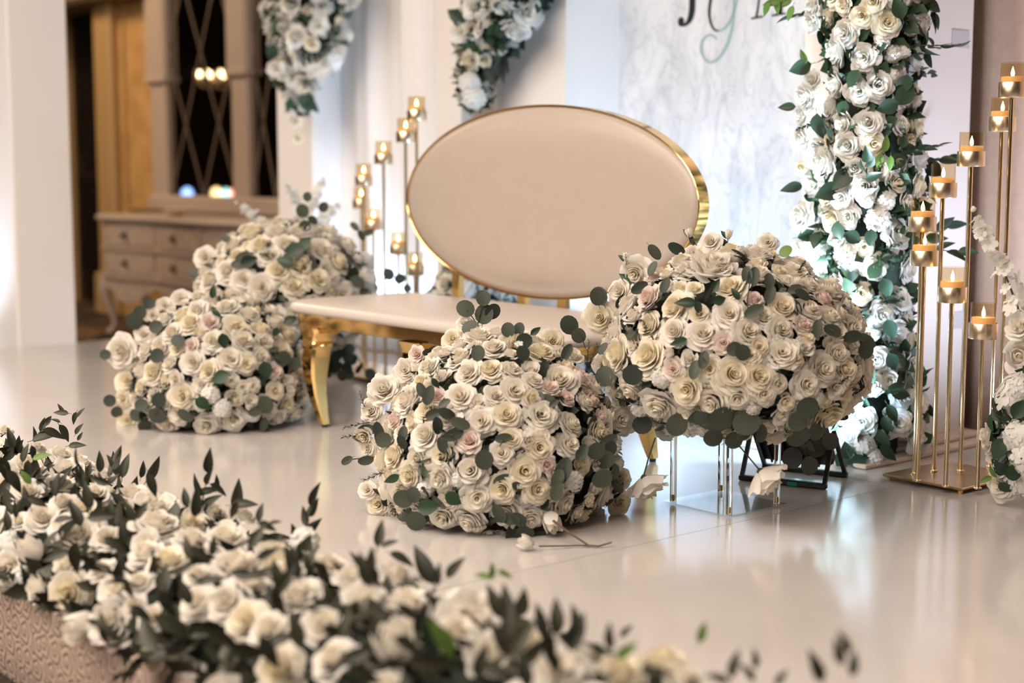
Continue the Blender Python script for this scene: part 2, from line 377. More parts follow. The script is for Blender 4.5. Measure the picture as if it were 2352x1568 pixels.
def ribbon(name, left, right, mat, thick=.004):               # two outlines in photo pixels, mapped on the marble plane
    L = [on_r(x, y, A_RB) for x, y in left]; Rr = [on_r(x, y, A_RB) for x, y in right]
    t = MB(); n = len(L)
    def loc(p): s_, _ = SR(p); return (s_-A_S0, p.z)
    a = [loc(p) for p in L]; b = [loc(p) for p in Rr]
    t.loft([[(a[i][0], dep-thick, a[i][1]), (b[i][0], dep-thick, b[i][1]), (b[i][0], dep-.0005, b[i][1]), (a[i][0], dep-.0005, a[i][1])] for i in range(n)], True)
    return part(name, t, mat, bk, False)
def stroke(name, pts, ws, mat):                               # centre line in pixels with widths in pixels
    sm = []; k = 6
    for i in range(len(pts)-1):
        p0, p1, p2, p3 = pts[max(i-1, 0)], pts[i], pts[i+1], pts[min(i+2, len(pts)-1)]
        for q in range(k):
            u = q/k
            sm.append(tuple(.5*((2*p1[c])+(-p0[c]+p2[c])*u+(2*p0[c]-5*p1[c]+4*p2[c]-p3[c])*u*u+(-p0[c]+3*p1[c]-3*p2[c]+p3[c])*u**3) for c in (0, 1)) + (ws[i]+(ws[i+1]-ws[i])*u,))
    sm.append((*pts[-1], ws[-1])); L = []; Rr = []
    for i, (x, y, w) in enumerate(sm):
        a, b = sm[max(i-1, 0)], sm[min(i+1, len(sm)-1)]; dx, dy = b[0]-a[0], b[1]-a[1]; q = math.hypot(dx, dy) or 1
        L.append((x-dy/q*w/2, y+dx/q*w/2)); Rr.append((x+dy/q*w/2, y-dx/q*w/2))
    return ribbon(name, L, Rr, mat)
stroke('letter', [(1592, -120), (1591, -40), (1591, 0), (1590, 25), (1585, 45), (1576, 56), (1567, 60)], [13, 13, 13, 13, 11, 6, 2], 'ink')
t = MB(); c = on_r(1565, 50, A_RB); sx, _ = SR(c); t.loft([[(sx-A_S0+.0165*math.cos(2*PI*i/20), y, c.z+.019*math.sin(2*PI*i/20)) for i in range(20)] for y in (dep-.004, dep-.0005)]); part('letter', t, 'ink', bk, False)
t = MB(); c = on_r(1590, -122, A_RB); sx, _ = SR(c); t.box(sx-A_S0-.06, sx-A_S0+.06, dep-.004, dep-.0005, c.z-.004, c.z+.004); part('letter', t, 'ink', bk, False)
stroke('script_letter', [(1650, -90), (1640, -40), (1633, 0), (1630, 30), (1634, 55), (1642, 68), (1652, 71)], [4, 5, 5.5, 5, 4.5, 4, 3], 'ink')
stroke('script_letter', [(1652, 71), (1664, 66), (1680, 45), (1690, 15), (1697, -15), (1700, -60)], [3, 4, 5, 4, 3, 3], 'ink_grey')
stroke('script_letter', [(1683, -60), (1686, 0), (1686, 30), (1683, 60), (1672, 100), (1655, 130), (1636, 143), (1622, 138), (1612, 118), (1614, 95), (1626, 82), (1638, 82), (1647, 90)], [3, 3, 3.5, 5, 5.5, 5, 4, 4, 5.5, 5.5, 4, 4, 3], 'ink_grey')
stroke('letter', [(1756, -130), (1744, 0), (1738, 38)], [3.5, 3.5, 3.5], 'ink')
stroke('letter', [(1726, 43), (1740, 40), (1753, 38)], [3, 4, 3], 'ink')
stroke('letter', [(1786, -130), (1793, 0), (1790, 33)], [11, 11, 11], 'ink')
stroke('letter', [(1774, 36), (1790, 33), (1806, 31)], [3, 4, 3], 'ink')

# ---------------------------------------------------------------- left draped panel, pillar
lp = thing('draped_arch_panel', 'white draped arch panel lit from below, left of the lettered backdrop', 'backdrop', W(-7.07, 4.28, 0))
t = MB(); t.bbox(0, .35, 0, .3, 0, 2.5, .006); part('panel_leg', t, 'white', lp, False)
t = MB(); t.bbox(1.42, 1.60, 0, .3, 0, 2.5, .006); part('panel_leg', t, 'white', lp, False)
t = MB(); t.bbox(0, 1.60, 0, .3, 2.5, 2.75, .006); part('panel_beam', t, 'white', lp, False)
t = drape_mb(.34, 1.43, .17, 0.01, 2.52, .03, .34, None, 10, 5); part('drape', t, 'drape', lp, True, None, False)
pl = thing('pillar_cover', 'square white pillar at the left end of the stage, lit at its foot', 'pillar', W(-8.35, 3.1, -.25))
t = MB(); t.bbox(0, .56, 0, .33, 0, 3.4, .01); part('shaft', t, 'white_cloth', pl, False)
t = MB(); t.bbox(-.01, .57, -.01, .34, 0, .05, .006); part('plinth', t, 'white_cloth', pl, False)

# ---------------------------------------------------------------- dresser, mirror, dish
DS, DR_, DL = -10.35, 4.80, 2.25
ds = thing('dresser', 'carved greige dresser with two rows of drawers and cabriole legs below the mirror', 'dresser', W(DS, DR_, -.25))
t = MB()
def serp(x): return -.03*math.sin(x/DL*2*PI*2+.6)
xs = [DL*k/48 for k in range(49)]
t.loft([[(x, serp(x), .40), (x, serp(x), .82), (x, .5, .82), (x, .5, .40)] for x in xs]); part('carcass', t, 'antique', ds, True)
t = MB(); t.loft([[(x*1.03-.03, serp(x)-.035, .82), (x*1.03-.03, serp(x)-.045, .84), (x*1.03-.03, serp(x)-.03, .866), (x*1.03-.03, .51, .866), (x*1.03-.03, .51, .82)] for x in xs]); part('dresser_top', t, 'antique_plain', ds, True)
for z in (.61, .41):
    t = MB(); t.loft([[(x, serp(x)-.022, z), (x, serp(x)-.022, z+.022), (x, serp(x)+.01, z+.026), (x, serp(x)+.01, z-.004)] for x in xs]); part('moulding', t, 'antique_plain', ds, True)
t = MB()
low = [.40-.05-.06*abs(math.sin(x/DL*PI*3))-.05*(1 if .28 < (x/DL*3) % 1 < .72 else 0) for x in xs]
t.loft([[(x, serp(x)-.004, l), (x, serp(x)-.004, .41), (x, serp(x)+.03, .41), (x, serp(x)+.03, l)] for x, l in zip(xs, low)]); part('scalloped_apron', t, 'antique', ds, True)
for row, z in enumerate((.445, .645)):
    for c_ in range(3):
        x0, x1 = DL*c_/3+.03, DL*(c_+1)/3-.03
        t = MB(); xx = [x0+(x1-x0)*k/14 for k in range(15)]
        t.loft([[(x, serp(x)-.012, z), (x, serp(x)-.012, z+.155), (x, serp(x)+.02, z+.155), (x, serp(x)+.02, z)] for x in xx]); dw = part('drawer', t, 'antique', ds, True)
        for kx in (.5,):
            x = x0+(x1-x0)*kx; t = MB(); t.loft([[(x+rr*math.cos(2*PI*i/12), serp(x)-y, z+.078+rr*1.3*math.sin(2*PI*i/12)) for i in range(12)] for rr, y in ((.022, .012), (.026, .018), (.012, .026), (.016, .045), (.004, .05))]); part('drawer_pull', t, 'pull', dw, True)
def cabriole(x, y, sx, sy):
    t = MB(); L = []
    for z, o, w in ((.46, .0, .10), (.38, .035, .105), (.30, .045, .09), (.20, .025, .062), (.10, .0, .046), (.05, -.004, .044), (.02, .018, .06), (.0, .02, .058)):
        L.append([(x+sx*o+w*.5*math.cos(2*PI*i/12), y+sy*o+w*.5*math.sin(2*PI*i/12), z) for i in range(12)])
    t.loft(L); return t
for x, y, sx, sy in ((.04, .03, -1, -1), (DL-.04, .03, 1, -1), (.04, .46, -1, 1), (DL-.04, .46, 1, 1)): part('leg', cabriole(x, y, sx, sy), 'antique_plain', ds, True)
MS0, MS1 = -10.60, -8.55
mr = thing('mirror', 'tall three-panel mirror with diamond lattice bars standing on the carved dresser', 'mirror', W(MS0, 5.30, .616))
ml = MS1-MS0
t = MB(); t.box(.05, ml-.05, .035, .06, .10, 2.6); part('mirror_glass', t, 'mirror', mr, False)
for x0, x1 in ((0, .30), (1.22, 1.50), (ml-.02, ml+.2)):
    t = MB(); t.bbox(x0+.03, x1-.03, -.005, .06, .08, 1.0, .01); t.bbox(x0, x1, -.03, .06, .98, 2.6, .02); t.bbox(x0-.01, x1+.01, -.04, .06, .96, 1.01, .01); part('frame_stile', t, 'antique_plain', mr, False)
t = MB(); t.bbox(-.02, ml+.2, -.03, .06, .005, .13, .02); part('frame_rail', t, 'antique_plain', mr, False)
t = MB(); t.bbox(-.02, ml+.2, -.03, .06, 2.6, 2.75, .02); part('frame_rail', t, 'antique_plain', mr, False)
for x0, x1 in ((.27, 1.25), (1.47, ml)):
    for k in range(-2, 3):
        for sg in (1, -1):
            xa = x0 + (x1-x0)*k*.5; xb = xa + (x1-x0)*1.0; za, zb = .13, 2.2
            if sg < 0: xa, xb = xb, xa
            for m_ in range(1):
                a = Vector((xa, .03, za+m_*1.32)); b = Vector((xb, .03, zb+m_*1.32))
                t0, t1 = 0, 1
                for lim, s_ in ((x0, 1), (x1, -1)):           # clip to the panel
                    dxx = b.x-a.x
                    ta = (lim-a.x)/dxx
                    if (dxx > 0) == (s_ > 0): t0 = max(t0, ta)
                    else: t1 = min(t1, ta)
                if t1-t0 > .05:
                    p, q = a.lerp(b, t0), a.lerp(b, t1)
                    if q.z > 2.6: q = p.lerp(q, (2.6-p.z)/(q.z-p.z))
                    if p.z >= 2.59: continue
                    t = MB(); dd = (q-p).normalized()*0; nx = Vector((-(q-p).z, 0, (q-p).x)).normalized()*.009
                    t.loft([[tuple(p-nx), tuple(p+nx), tuple(p+nx+Vector((0, .006, 0))), tuple(p-nx+Vector((0, .006, 0)))], [tuple(q-nx), tuple(q+nx), tuple(q+nx+Vector((0, .006, 0))), tuple(q-nx+Vector((0, .006, 0)))]])
                    part('lattice_bar', t, 'lattice', mr, False)
t = MB(); t.lathe([(.03, .0), (.045, .004), (.07, .03), (.085, .045), (.08, .045), (.06, .02), (.0, .012)], 20)
o = part('dish', t, 'cream_dish'); o.location = W(-9.55, 4.95, .617); tag(o, 'small cream dish on the dresser in front of the mirror', 'dish')

# ---------------------------------------------------------------- chandelier that the mirror shows
def mirrored(px, py, depth, R=5.335):
    P = CAMP + ray(px, py)*depth; s_, r_ = SR(P); return s_, 2*R-r_, P.z
cs, cr_, cz = mirrored(495, 183, 23)
ch = thing('chandelier', 'brass chandelier with candle bulbs reflected in the lattice mirror', 'chandelier', W(cs, cr_, cz))
t = MB(); t.lathe([(.01, 1.66-.02+4.05-cz-1.64), (.012, .1), (.05, .05), (.07, -.05), (.03, -.14), (.0, -.18)], 16); part('column', t, 'gold_dark', ch)
for i in range(8):
    a = 2*PI*i/8+.2; t = MB(); ca, sa = math.cos(a), math.sin(a)
    t.tube([(.04*ca, .04*sa, -.06), (.12*ca, .12*sa, -.12), (.22*ca, .22*sa, -.08), (.26*ca, .26*sa, -.02)], .008, 6)
    t.lathe([(.03, -.02), (.035, -.01), (.012, .0), (.012, .05)], 10, .26*ca, .26*sa); ar = part('arm', t, 'gold_dark', ch)
    t = MB(); t.lathe([(.012, .05), (.022, .075), (.014, .105), (.0, .125)], 10, .26*ca, .26*sa); part('bulb', t, 'bulb', ar)
for k, (px, py, col) in enumerate(((430, 445, (.25, .45, 1.0)), (497, 444, (1, .72, .35)), (519, 446, (.35, .75, .8)), (541, 443, (1, .28, .12)))):
    s_, r_, z_ = mirrored(px, py, 19+1.5*k)
    lo = thing('glint_stand_in', ('blue', 'amber', 'turquoise', 'red')[k]+' added lamp standing in for a mirror bevel glint', 'lamp', W(s_, r_, -.25))  # added lamps, placed to imitate coloured glints in the mirror's bevel
    t = MB(); t.lathe([(.07, 0), (.07, .02), (.015, .04), (.015, z_+.25-.06)], 14); part('stand', t, 'black', lo)
    t = MB(); t.lathe([(.02, z_+.19), (.06, z_+.22), (.07, z_+.26), (.04, z_+.31), (0, z_+.33)], 16); part('globe', t, emit('glint_glow', col, 9), lo)

# ---------------------------------------------------------------- bench
BS, BR = -4.65, 2.97
bn = thing('throne_bench', 'long ivory bench with gold legs and a large oval back', 'bench', W(BS, BR, 0))
LEG = 1.24
x0, x1, y0, y1 = -.165, LEG+.165, -.05, .55
def rrect(x0, x1, y0, y1, rad, n=6):
    o = []
    for cx, cy, a0 in ((x1-rad, y0+rad, -PI/2), (x1-rad, y1-rad, 0), (x0+rad, y1-rad, PI/2), (x0+rad, y0+rad, PI)):
        for i in range(n+1):
            a = a0+PI/2*i/n; o.append((cx+rad*math.cos(a), cy+rad*math.sin(a)))
    return o
t = MB(); L = []
for z, d in ((.418, .02), (.420, .006), (.428, .0), (.440, -.003), (.452, .002), (.461, .018), (.466, .05), (.469, .12), (.470, .2)):
    L.append([(x, y, z) for x, y in rrect(x0+d, x1-d, y0+d, y1-d, max(.09-d*.3, .03))])
t.loft(L); part('seat_cushion', t, 'seat_leather_lit', bn, True, None, False)
t = MB(); L = []
for z, d in ((.372, .034), (.374, .03), (.417, .03), (.418, .034)): L.append([(x, y, z) for x, y in rrect(x0+d, x1-d, y0+d, y1-d, .05)])
t.loft(L); part('apron', t, 'gold', bn, True)
def bench_leg(x, y, sx, sy):
    t = MB(); L = []
    for z, ox, oy, w in ((.374, .004, .004, .112), (.352, .010, .010, .110), (.340, .004, .004, .094), (.320, .0, .0, .084), (.314, .0, .0, .092), (.300, .0, .0, .092), (.293, .0, .0, .082),
                         (.26, -.004, -.004, .082), (.20, -.006, -.006, .072), (.13, -.002, -.002, .057), (.06, .008, .008, .042), (.012, .016, .016, .030)):
        h = w/2; b = h*.25; cx, cy = x+sx*ox, y+sy*oy
        L.append([(cx-h+b, cy-h, z), (cx+h-b, cy-h, z), (cx+h, cy-h+b, z), (cx+h, cy+h-b, z), (cx+h-b, cy+h, z), (cx-h+b, cy+h, z), (cx-h, cy+h-b, z), (cx-h, cy-h+b, z)])
    t.loft(L); lg = part('leg', t, 'gold', bn, True)
    t = MB(); t.lathe([(.011, 0), (.012, .012)], 10, x+sx*.016, y+sy*.016); part('foot_cap', t, 'black', lg)
for i in range(3):
    bench_leg(LEG*i/2, 0, 1, 1); bench_leg(LEG*i/2, .46, 1, 1)
OR = 3.545
pL, pR = SR(on_r(938, 455, OR))[0], SR(on_r(1612, 455, OR))[0]
oc, ow = (pL+pR)/2-BS, (pR-pL)/2
zt, zb = on_r(1290, 238, OR).z, on_r(1240, 686, OR).z
ocz, oh = (zt+zb)/2, (zt-zb)/2
def ell(k, y, n=72, d=0): return [(oc+(ow*k-d)*math.cos(2*PI*i/n), y, ocz+(oh*k-d)*math.sin(2*PI*i/n)) for i in range(n)]
yo = OR-BR
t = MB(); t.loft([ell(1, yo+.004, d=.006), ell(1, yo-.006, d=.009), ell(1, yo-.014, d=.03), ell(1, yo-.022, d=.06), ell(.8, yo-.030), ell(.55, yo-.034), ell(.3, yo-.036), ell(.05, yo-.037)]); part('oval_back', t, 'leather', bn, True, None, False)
t = MB(); t.loft([ell(1, yo-.010, d=.006), ell(1, yo-.012, d=.003), ell(1, yo-.010), ell(1, yo+.036), ell(1, yo+.040, d=.006)], False)
t.loft([ell(1, yo-.010, d=.006), ell(1, yo+.0, d=.008)], False); part('back_rim', t, 'gold', bn, True)
t = MB(); t.loft([ell(1, yo+.025, d=.005), ell(1, yo+.036, d=.008), ell(.5, yo+.039), ell(.05, yo+.039)]); part('back_shell', t, 'leather', bn, True)
for px in (1045, 1195, 1287, 1420):
    sx = SR(on_r(px, 670, OR))[0]-BS; e = max(0, 1-((sx-oc)/ow)**2)
    zz = ocz-oh*math.sqrt(e)
    t = MB(); t.bbox(sx-.022, sx+.022, yo+.0, yo+.03, .40, zz+.03, .004); part('back_support', t, 'gold', bn, False)

# ---------------------------------------------------------------- flower meshes
def rose_mesh(name, mat, n=20, ruffle=.03, openness=1.0, seed=0, nu=9, nv=6, sepals=False, close=0.0):
    rnd = random.Random(seed); mb = MB()
    for i in range(n):
        q = i/(n-1); fl = q**1.15
        a0 = math.radians(10 + (80*openness-10)*fl + rnd.uniform(-5, 5)); a1 = math.radians(-10 - close*18*(1-q) + (44*openness+10)*fl + rnd.uniform(-8, 8))
        L = .88 + .02*q + rnd.uniform(-.05, .05) - .09*math.sin(PI*q); rb = .02 + .16*q
        if sepals: a0, a1, L = math.radians(24+16*q), math.radians(-26+16*q), .9
        hw = 1.5*(1-q)**1.6 + .80 - .08*q + rnd.uniform(-.07, .07)
        phi0 = i*2.39996 + rnd.uniform(-.25, .25); curl = math.radians(30 + 56*q)*openness*(.3 if sepals else 1)
        r1, r2, r3 = (rnd.uniform(0, 6.28) for _ in range(3)); notch = rnd.uniform(-.06, .10); tilt = rnd.uniform(-.09, .09)
        vs = []; tn = []
        for j in range(nv+1):
            v = j/nv
            for k in range(nu+1):
                a = -1+2*k/nu
                vv = v*(1-.26*abs(a)**2.4-notch*math.exp(-(a*3.5)**2)+tilt*a)
                ns = 8; rho, z = rb, .0                       # integrate the profile
                for e in range(ns):
                    x = vv*(e+.5)/ns
                    an = a0+(a1-a0)*min(1, x*1.1)+curl*max(0, x-.70)*3.2
                    rho += L*vv/ns*math.sin(an); z += L*vv/ns*math.cos(an)
                w = hw*(.42+.58*math.sin(PI/2*min(1, v*1.45)))
                rr = ruffle*(.35+q)*v*v
                rho += rr*(math.sin(a*4+r1)+.35*math.sin(a*7+r3)) + .035*q*a*a*v
                z += rr*(1.1*math.cos(a*5+r2)+.4*math.sin(a*7+r1)) - .10*q*a*a*v*v
                ph = phi0+a*w
                vs.append((max(rho, .004)*math.cos(ph), max(rho, .004)*math.sin(ph), z)); tn.append(min(1, .15+.85*q**.8+.12*v))
        fs = [(j*(nu+1)+k, j*(nu+1)+k+1, (j+1)*(nu+1)+k+1, (j+1)*(nu+1)+k) for j in range(nv) for k in range(nu)]
        mb.add(vs, fs, tn)
    k_ = sorted(math.hypot(x, y) for x, y, z in mb.v)[int(len(mb.v)*.97)]
    mb.v = [(x/k_, y/k_, z/k_) for x, y, z in mb.v]
    mb.cur = 1
    mb.lathe([(.02, -.12), (.12, -.06), (.20, .02), (.18, .06)], 8)
    mb.tone[-32:] = [.99]*32
    if sepals:
        for i in range(5):
            a = 2*PI*i/5; c, s = math.cos(a), math.sin(a)
            mb.add([(.10*c-.09*s, .10*s+.09*c, .0), (.10*c+.09*s, .10*s-.09*c, .0), (.42*c, .42*s, .05), (.62*c, .62*s, -.06)], [(0, 1, 2), (1, 3, 2), (0, 2, 3)], .99)
    me = mb.mesh(name, [mat, 'stem']); return me
def hydrangea_mesh(name, mat, seed=0, nfl=30, hemi=True):
    rnd = random.Random(seed); mb = MB()
    for i in range(nfl):
        zz = 1-(i+.5)/nfl*(1.15 if hemi else 1.9); ph = i*2.39996; rr = math.sqrt(max(0, 1-zz*zz))
        n_ = Vector((rr*math.cos(ph), rr*math.sin(ph), zz)); c = n_*.78*rnd.uniform(.9, 1.08)
        n_ = (n_+Vector((rnd.uniform(-.35, .35), rnd.uniform(-.35, .35), rnd.uniform(-.2, .35)))).normalized()
        ax = n_.orthogonal().normalized(); ay = n_.cross(ax); r0 = rnd.uniform(0, 1.5)
        for k in range(4):
            a = r0+PI/2*k; d = ax*math.cos(a)+ay*math.sin(a); e = n_.cross(d); s = rnd.uniform(.26, .36)
            pts = [c, c+d*.4*s+e*.42*s+n_*.05*s, c+d*.95*s+e*.52*s+n_*.16*s, c+d*1.2*s+n_*.04*s, c+d*.95*s-e*.52*s+n_*.12*s, c+d*.4*s-e*.42*s+n_*.05*s, c+d*.65*s+n_*.13*s]
            mb.add(pts, [(0, 1, 6), (1, 2, 6), (2, 3, 6), (3, 4, 6), (4, 5, 6), (5, 0, 6)], [.5, .9, .98, .98, .98, .9, .9])
    mb.cur = 1; mb.lathe([(.05, -.2), (.3, 0), (.5, .3), (.3, .55), (.05, .62)], 10); mb.tone[-50:] = [.99]*50
    return mb.mesh(name, [mat, 'core'])
def floret_mesh(name, mat):                                   # small five-petal blossom
    mb = MB()
    for k in range(5):
        a = 2*PI*k/5; d = Vector((math.cos(a), math.sin(a), 0)); e = Vector((-math.sin(a), math.cos(a), 0)); z = Vector((0, 0, 1))
        mb.add([Vector((0, 0, 0)), d*.45+e*.36+z*.16, d*.9+e*.38+z*.2, d*1.05+z*.1, d*.9-e*.38+z*.2, d*.45-e*.36+z*.16, d*.6+z*.22], [(0, 1, 6), (1, 2, 6), (2, 3, 6), (3, 4, 6), (4, 5, 6), (5, 0, 6)], [.2, .8, .98, .98, .98, .8, .9])
    return mb.mesh(name, [mat])
def leaf_mesh(name, mat, wid, tip, fold=.12, droop=.15, nl=7, petiole=.2):
    mb = MB(); rows = []; 
    for j in range(nl+1):
        v = j/nl
        if tip == 1: v = .5-.5*math.cos(PI*v)
        w = wid*(math.sin(PI*j/nl) if tip == 1 else max(0, math.sin(PI*v**tip))**.9)
        if j == 0 or j == nl: w = wid*.03
        z = -droop*v*v
        rows.append([(-w, v, z+fold*w), (-w*.5, v, z+fold*w*.35), (0, v, z), (w*.5, v, z+fold*w*.35), (w, v, z+fold*w)])
    th = .012
    mb.loft(rows, False, False); mb.loft([[(x, y, z-th) for x, y, z in r] for r in rows], False, False)
    if petiole: mb.tube([(0, -petiole, .02), (0, 0, -.004), (0, .75, -.010-droop*.56)], [.014, .012, .004], 5)
    return mb.mesh(name, [mat])
FL = {}
FL['W'] = [('rose', rose_mesh('rose_white_%d' % i, 'p_white', 28, .032, 1.12+.06*i, i)) for i in range(3)] + [('rose', rose_mesh('rose_open_%d' % i, 'p_white', 30, .05, 1.2, 20+i)) for i in range(2)]
FL['C'] = [('rose', rose_mesh('rose_cream_%d' % i, 'p_cream', 33, .028, 1.10+.05*i, 40+i, close=.7)) for i in range(3)]
FL['P'] = [('rose', rose_mesh('rose_blush_%d' % i, 'p_blush', 24, .05, 1.05, 60+i)) for i in range(2)]
FL['Y'] = [('peony', rose_mesh('peony_white_%d' % i, 'p_white', 38, .06, .95, 80+i, close=1.0)) for i in range(2)]
FL['S'] = [('spray_rose', rose_mesh('spray_rose_%d' % i, m, 18, .03, .92, 100+i, 7, 5)) for i, m in enumerate(('p_white', 'p_cream', 'p_white'))]
FL['B'] = [('rosebud', rose_mesh('rosebud_%d' % i, 'p_white', 10, .012, .6, 120+i, 6, 6, True, .6)) for i in range(2)]
FL['N'] = [('rose', rose_mesh('rose_pure_%d' % i, 'p_pure', 26+2*i, .04, 1.0+.05*i, 140+i)) for i in range(3)]
FL['H'] = [('hydrangea', hydrangea_mesh('hydrangea_%d' % i, 'p_pure', i)) for i in range(2)]
FLORET = floret_mesh('blossom', 'p_pure')
LF = {'r': leaf_mesh('round_leaf', 'euca', .46, 1, .10, .10), 'o': leaf_mesh('oval_leaf', 'euca', .30, 1, .22, .12), 'p': leaf_mesh('pointed_leaf', 'green', .25, .75, .3, .25),
      'u': leaf_mesh('willow_leaf', 'ruscus', .20, .72, .35, .28), 'g': leaf_mesh('green_round_leaf', 'bright_green', .42, 1, .1, .1), 'k': leaf_mesh('green_leaf', 'bright_green', .22, .75, .3, .2), 'v': leaf_mesh('broad_leaf', 'green', .36, .8, .2, .2)}
def needle_mesh(name, mat, n=30, ln=.2, wd=.022, seed=0):
    rnd = random.Random(seed); mb = MB(); mb.tube([(0, -.3, 0), (0, .5, .03), (0, 1, 0)], [.014, .011, .005], 5)
    for i in range(n):
        y = .08+.92*i/n; a = i*2.4; d = Vector((math.cos(a), .75, math.sin(a))).normalized(); w = Vector((-math.sin(a), 0, math.cos(a)))*wd; L = ln*(1.1-.5*y)*rnd.uniform(.8, 1.2); p = Vector((0, y, .02))
        mb.add([p-w*.3, p+d*L*.5-w, p+d*L, p+d*L*.5+w, p+w*.3], [(0, 1, 4), (1, 3, 4), (1, 2, 3)])
    return mb.mesh(name, [mat])
NEEDLE = {'n': needle_mesh('rosemary_sprig', 'needle'), 'f': needle_mesh('fern_sprig', 'green', 26, .24, .07, 3)}
def needles(root, surf, lst):
    for x, y, dpx, ang, k in lst:
        p, nn = surf.hit(x, y, .02); ln = dpx/pscale(p); a = math.radians(ang); ax = Vector((math.cos(a), -.25, math.sin(a)))
        qd = leaf_quat(ax, nn); inst('herb_sprig', NEEDLE[k], root, p-(qd @ Vector((0, 1, 0)))*ln*.5, qd, ln)
def inst(name, me, parent, pos, quat, scale):
    o = bpy.data.objects.new(name, me); COL.objects.link(o); o.parent = parent
    o.rotation_mode = 'QUATERNION'; o.location = Vector(pos)-parent.location; o.rotation_quaternion = quat; o.scale = (scale,)*3
    return o
def facing(n, rnd, jitter=.25):
    d = (Vector(n)+Vector((rnd.gauss(0, jitter), rnd.gauss(0, jitter), rnd.gauss(0, jitter)))).normalized()
    return Vector((0, 0, 1)).rotation_difference(d) @ Quaternion((0, 0, 1), rnd.uniform(0, 6.28)), d
def leaf_quat(axis, face):
    y = Vector(axis).normalized(); z = (Vector(face)-y*Vector(face).dot(y)).normalized(); x = y.cross(z)
    return Matrix((x, y, z)).transposed().to_quaternion()

# surfaces on which flowers sit
class Dome:
    def __init__(self, c, a, h, hl=None): self.c = Vector(c); self.a = a; self.h = h; self.hl = hl or h
    def hit(self, x, y, out=0.0):
        d = ray(x, y); a = self.a+out; h = self.h+out
        for hh in (h, self.hl+out):
            o = CAMP-self.c; D = Vector((d.x/a, d.y/a, d.z/hh)); O = Vector((o.x/a, o.y/a, o.z/hh))
            A, B, C = D.dot(D), D.dot(O), O.dot(O)-1; q = B*B-A*C
            if q >= 0:
                p = CAMP+d*((-B-math.sqrt(q))/A)
                if (hh == h and p.z >= self.c.z) or (hh != h and p.z < self.c.z) or self.hl == self.h:
                    l = p-self.c; return p, Vector((l.x/a**2, l.y/a**2, l.z/hh**2)).normalized()
        t = (self.c-CAMP).dot(d); p = CAMP+d*t; l = p-self.c
        return p, (l*.8-d*.6).normalized()
    def sample(self, rnd):
        while True:
            v = Vector((rnd.gauss(0, 1), rnd.gauss(0, 1), rnd.gauss(0, 1))).normalized()
            hh = self.h if v.z > 0 else self.hl
            p = self.c+Vector((v.x*self.a, v.y*self.a, v.z*hh))
            if self.ok(p): return p, Vector((v.x/self.a, v.y/self.a, v.z/hh)).normalized()
    zmin = .0
    def ok(self, p): return p.z > self.zmin
class Pole:                                                   # vertical elliptic column
    def __init__(self, c, a, z0, z1): self.c = Vector(c); self.a = a; self.z0 = z0; self.z1 = z1
    def rad(self, z): return self.a(z) if callable(self.a) else self.a
    def cen(self, z): return self.c(z) if callable(self.c) else self.c
    def hit(self, x, y, out=0.0):
        d = ray(x, y); o = CAMP-self.c; a = self.rad(CAM_H+d.z/d.y*self.c.y)+out
        A = d.x*d.x+d.y*d.y; B = d.x*o.x+d.y*o.y; C = o.x*o.x+o.y*o.y-a*a; q = B*B-A*C
        if q >= 0: p = CAMP+d*((-B-math.sqrt(q))/A)
        else: p = CAMP+d*(-B/A)
        l = p-self.c; nn = Vector((l.x, l.y, 0)).normalized()
        if q < 0: nn = (nn*.7-d*.7).normalized()
        return p, nn
    def sample(self, rnd):
        z = rnd.uniform(self.z0, self.z1); a = rnd.uniform(0, 2*PI); r = self.rad(z)
        return Vector((self.c.x+r*math.cos(a), self.c.y+r*math.sin(a), z)), Vector((math.cos(a), math.sin(a), .1)).normalized()
class Row:                                                    # long low mound along s
    def __init__(self, s0, s1, r, a, h, z=0): self.s0, self.s1, self.r, self.a, self.h, self.z = s0, s1, r, a, h, z
    def hit(self, x, y, out=0.0):
        d = ray(x, y); dr, orr = d.x*ST+d.y*CT, -self.r
        a, h = self.a+out, self.h+out
        A = (dr/a)**2+(d.z/h)**2; B = dr*orr/a**2+d.z*(CAM_H-self.z)/h**2; C = (orr/a)**2+((CAM_H-self.z)/h)**2-1; q = B*B-A*C
        k = (-B-math.sqrt(q))/A if q >= 0 else -B/A
        p = CAMP+d*k; s_, r_ = SR(p); nr, nz = (r_-self.r)/a**2, (p.z-self.z)/h**2
        return p, Vector((ST*nr, CT*nr, nz)).normalized()
    def sample(self, rnd):
        a = rnd.uniform(-.1*PI, 1.1*PI); s_ = rnd.uniform(self.s0, self.s1)
        nr, nz = math.cos(a)/self.a, math.sin(a)/self.h
        p = W(s_, self.r+self.a*math.cos(a), self.z+self.h*math.sin(a)); p.z = max(p.z, .012)
        return p, Vector((ST*nr, CT*nr, nz)).normalized()
def pscale(p):                                                # pixels per metre at p
    return F_PX/((p-CAMP).dot(Vector((0, math.cos(PITCH), -math.sin(PITCH)))))
UNIT = {'W': 1.0, 'C': 1.0, 'P': 1.0, 'Y': 1.0, 'S': 1.0, 'B': 1.0, 'H': 1.0, 'N': 1.0}
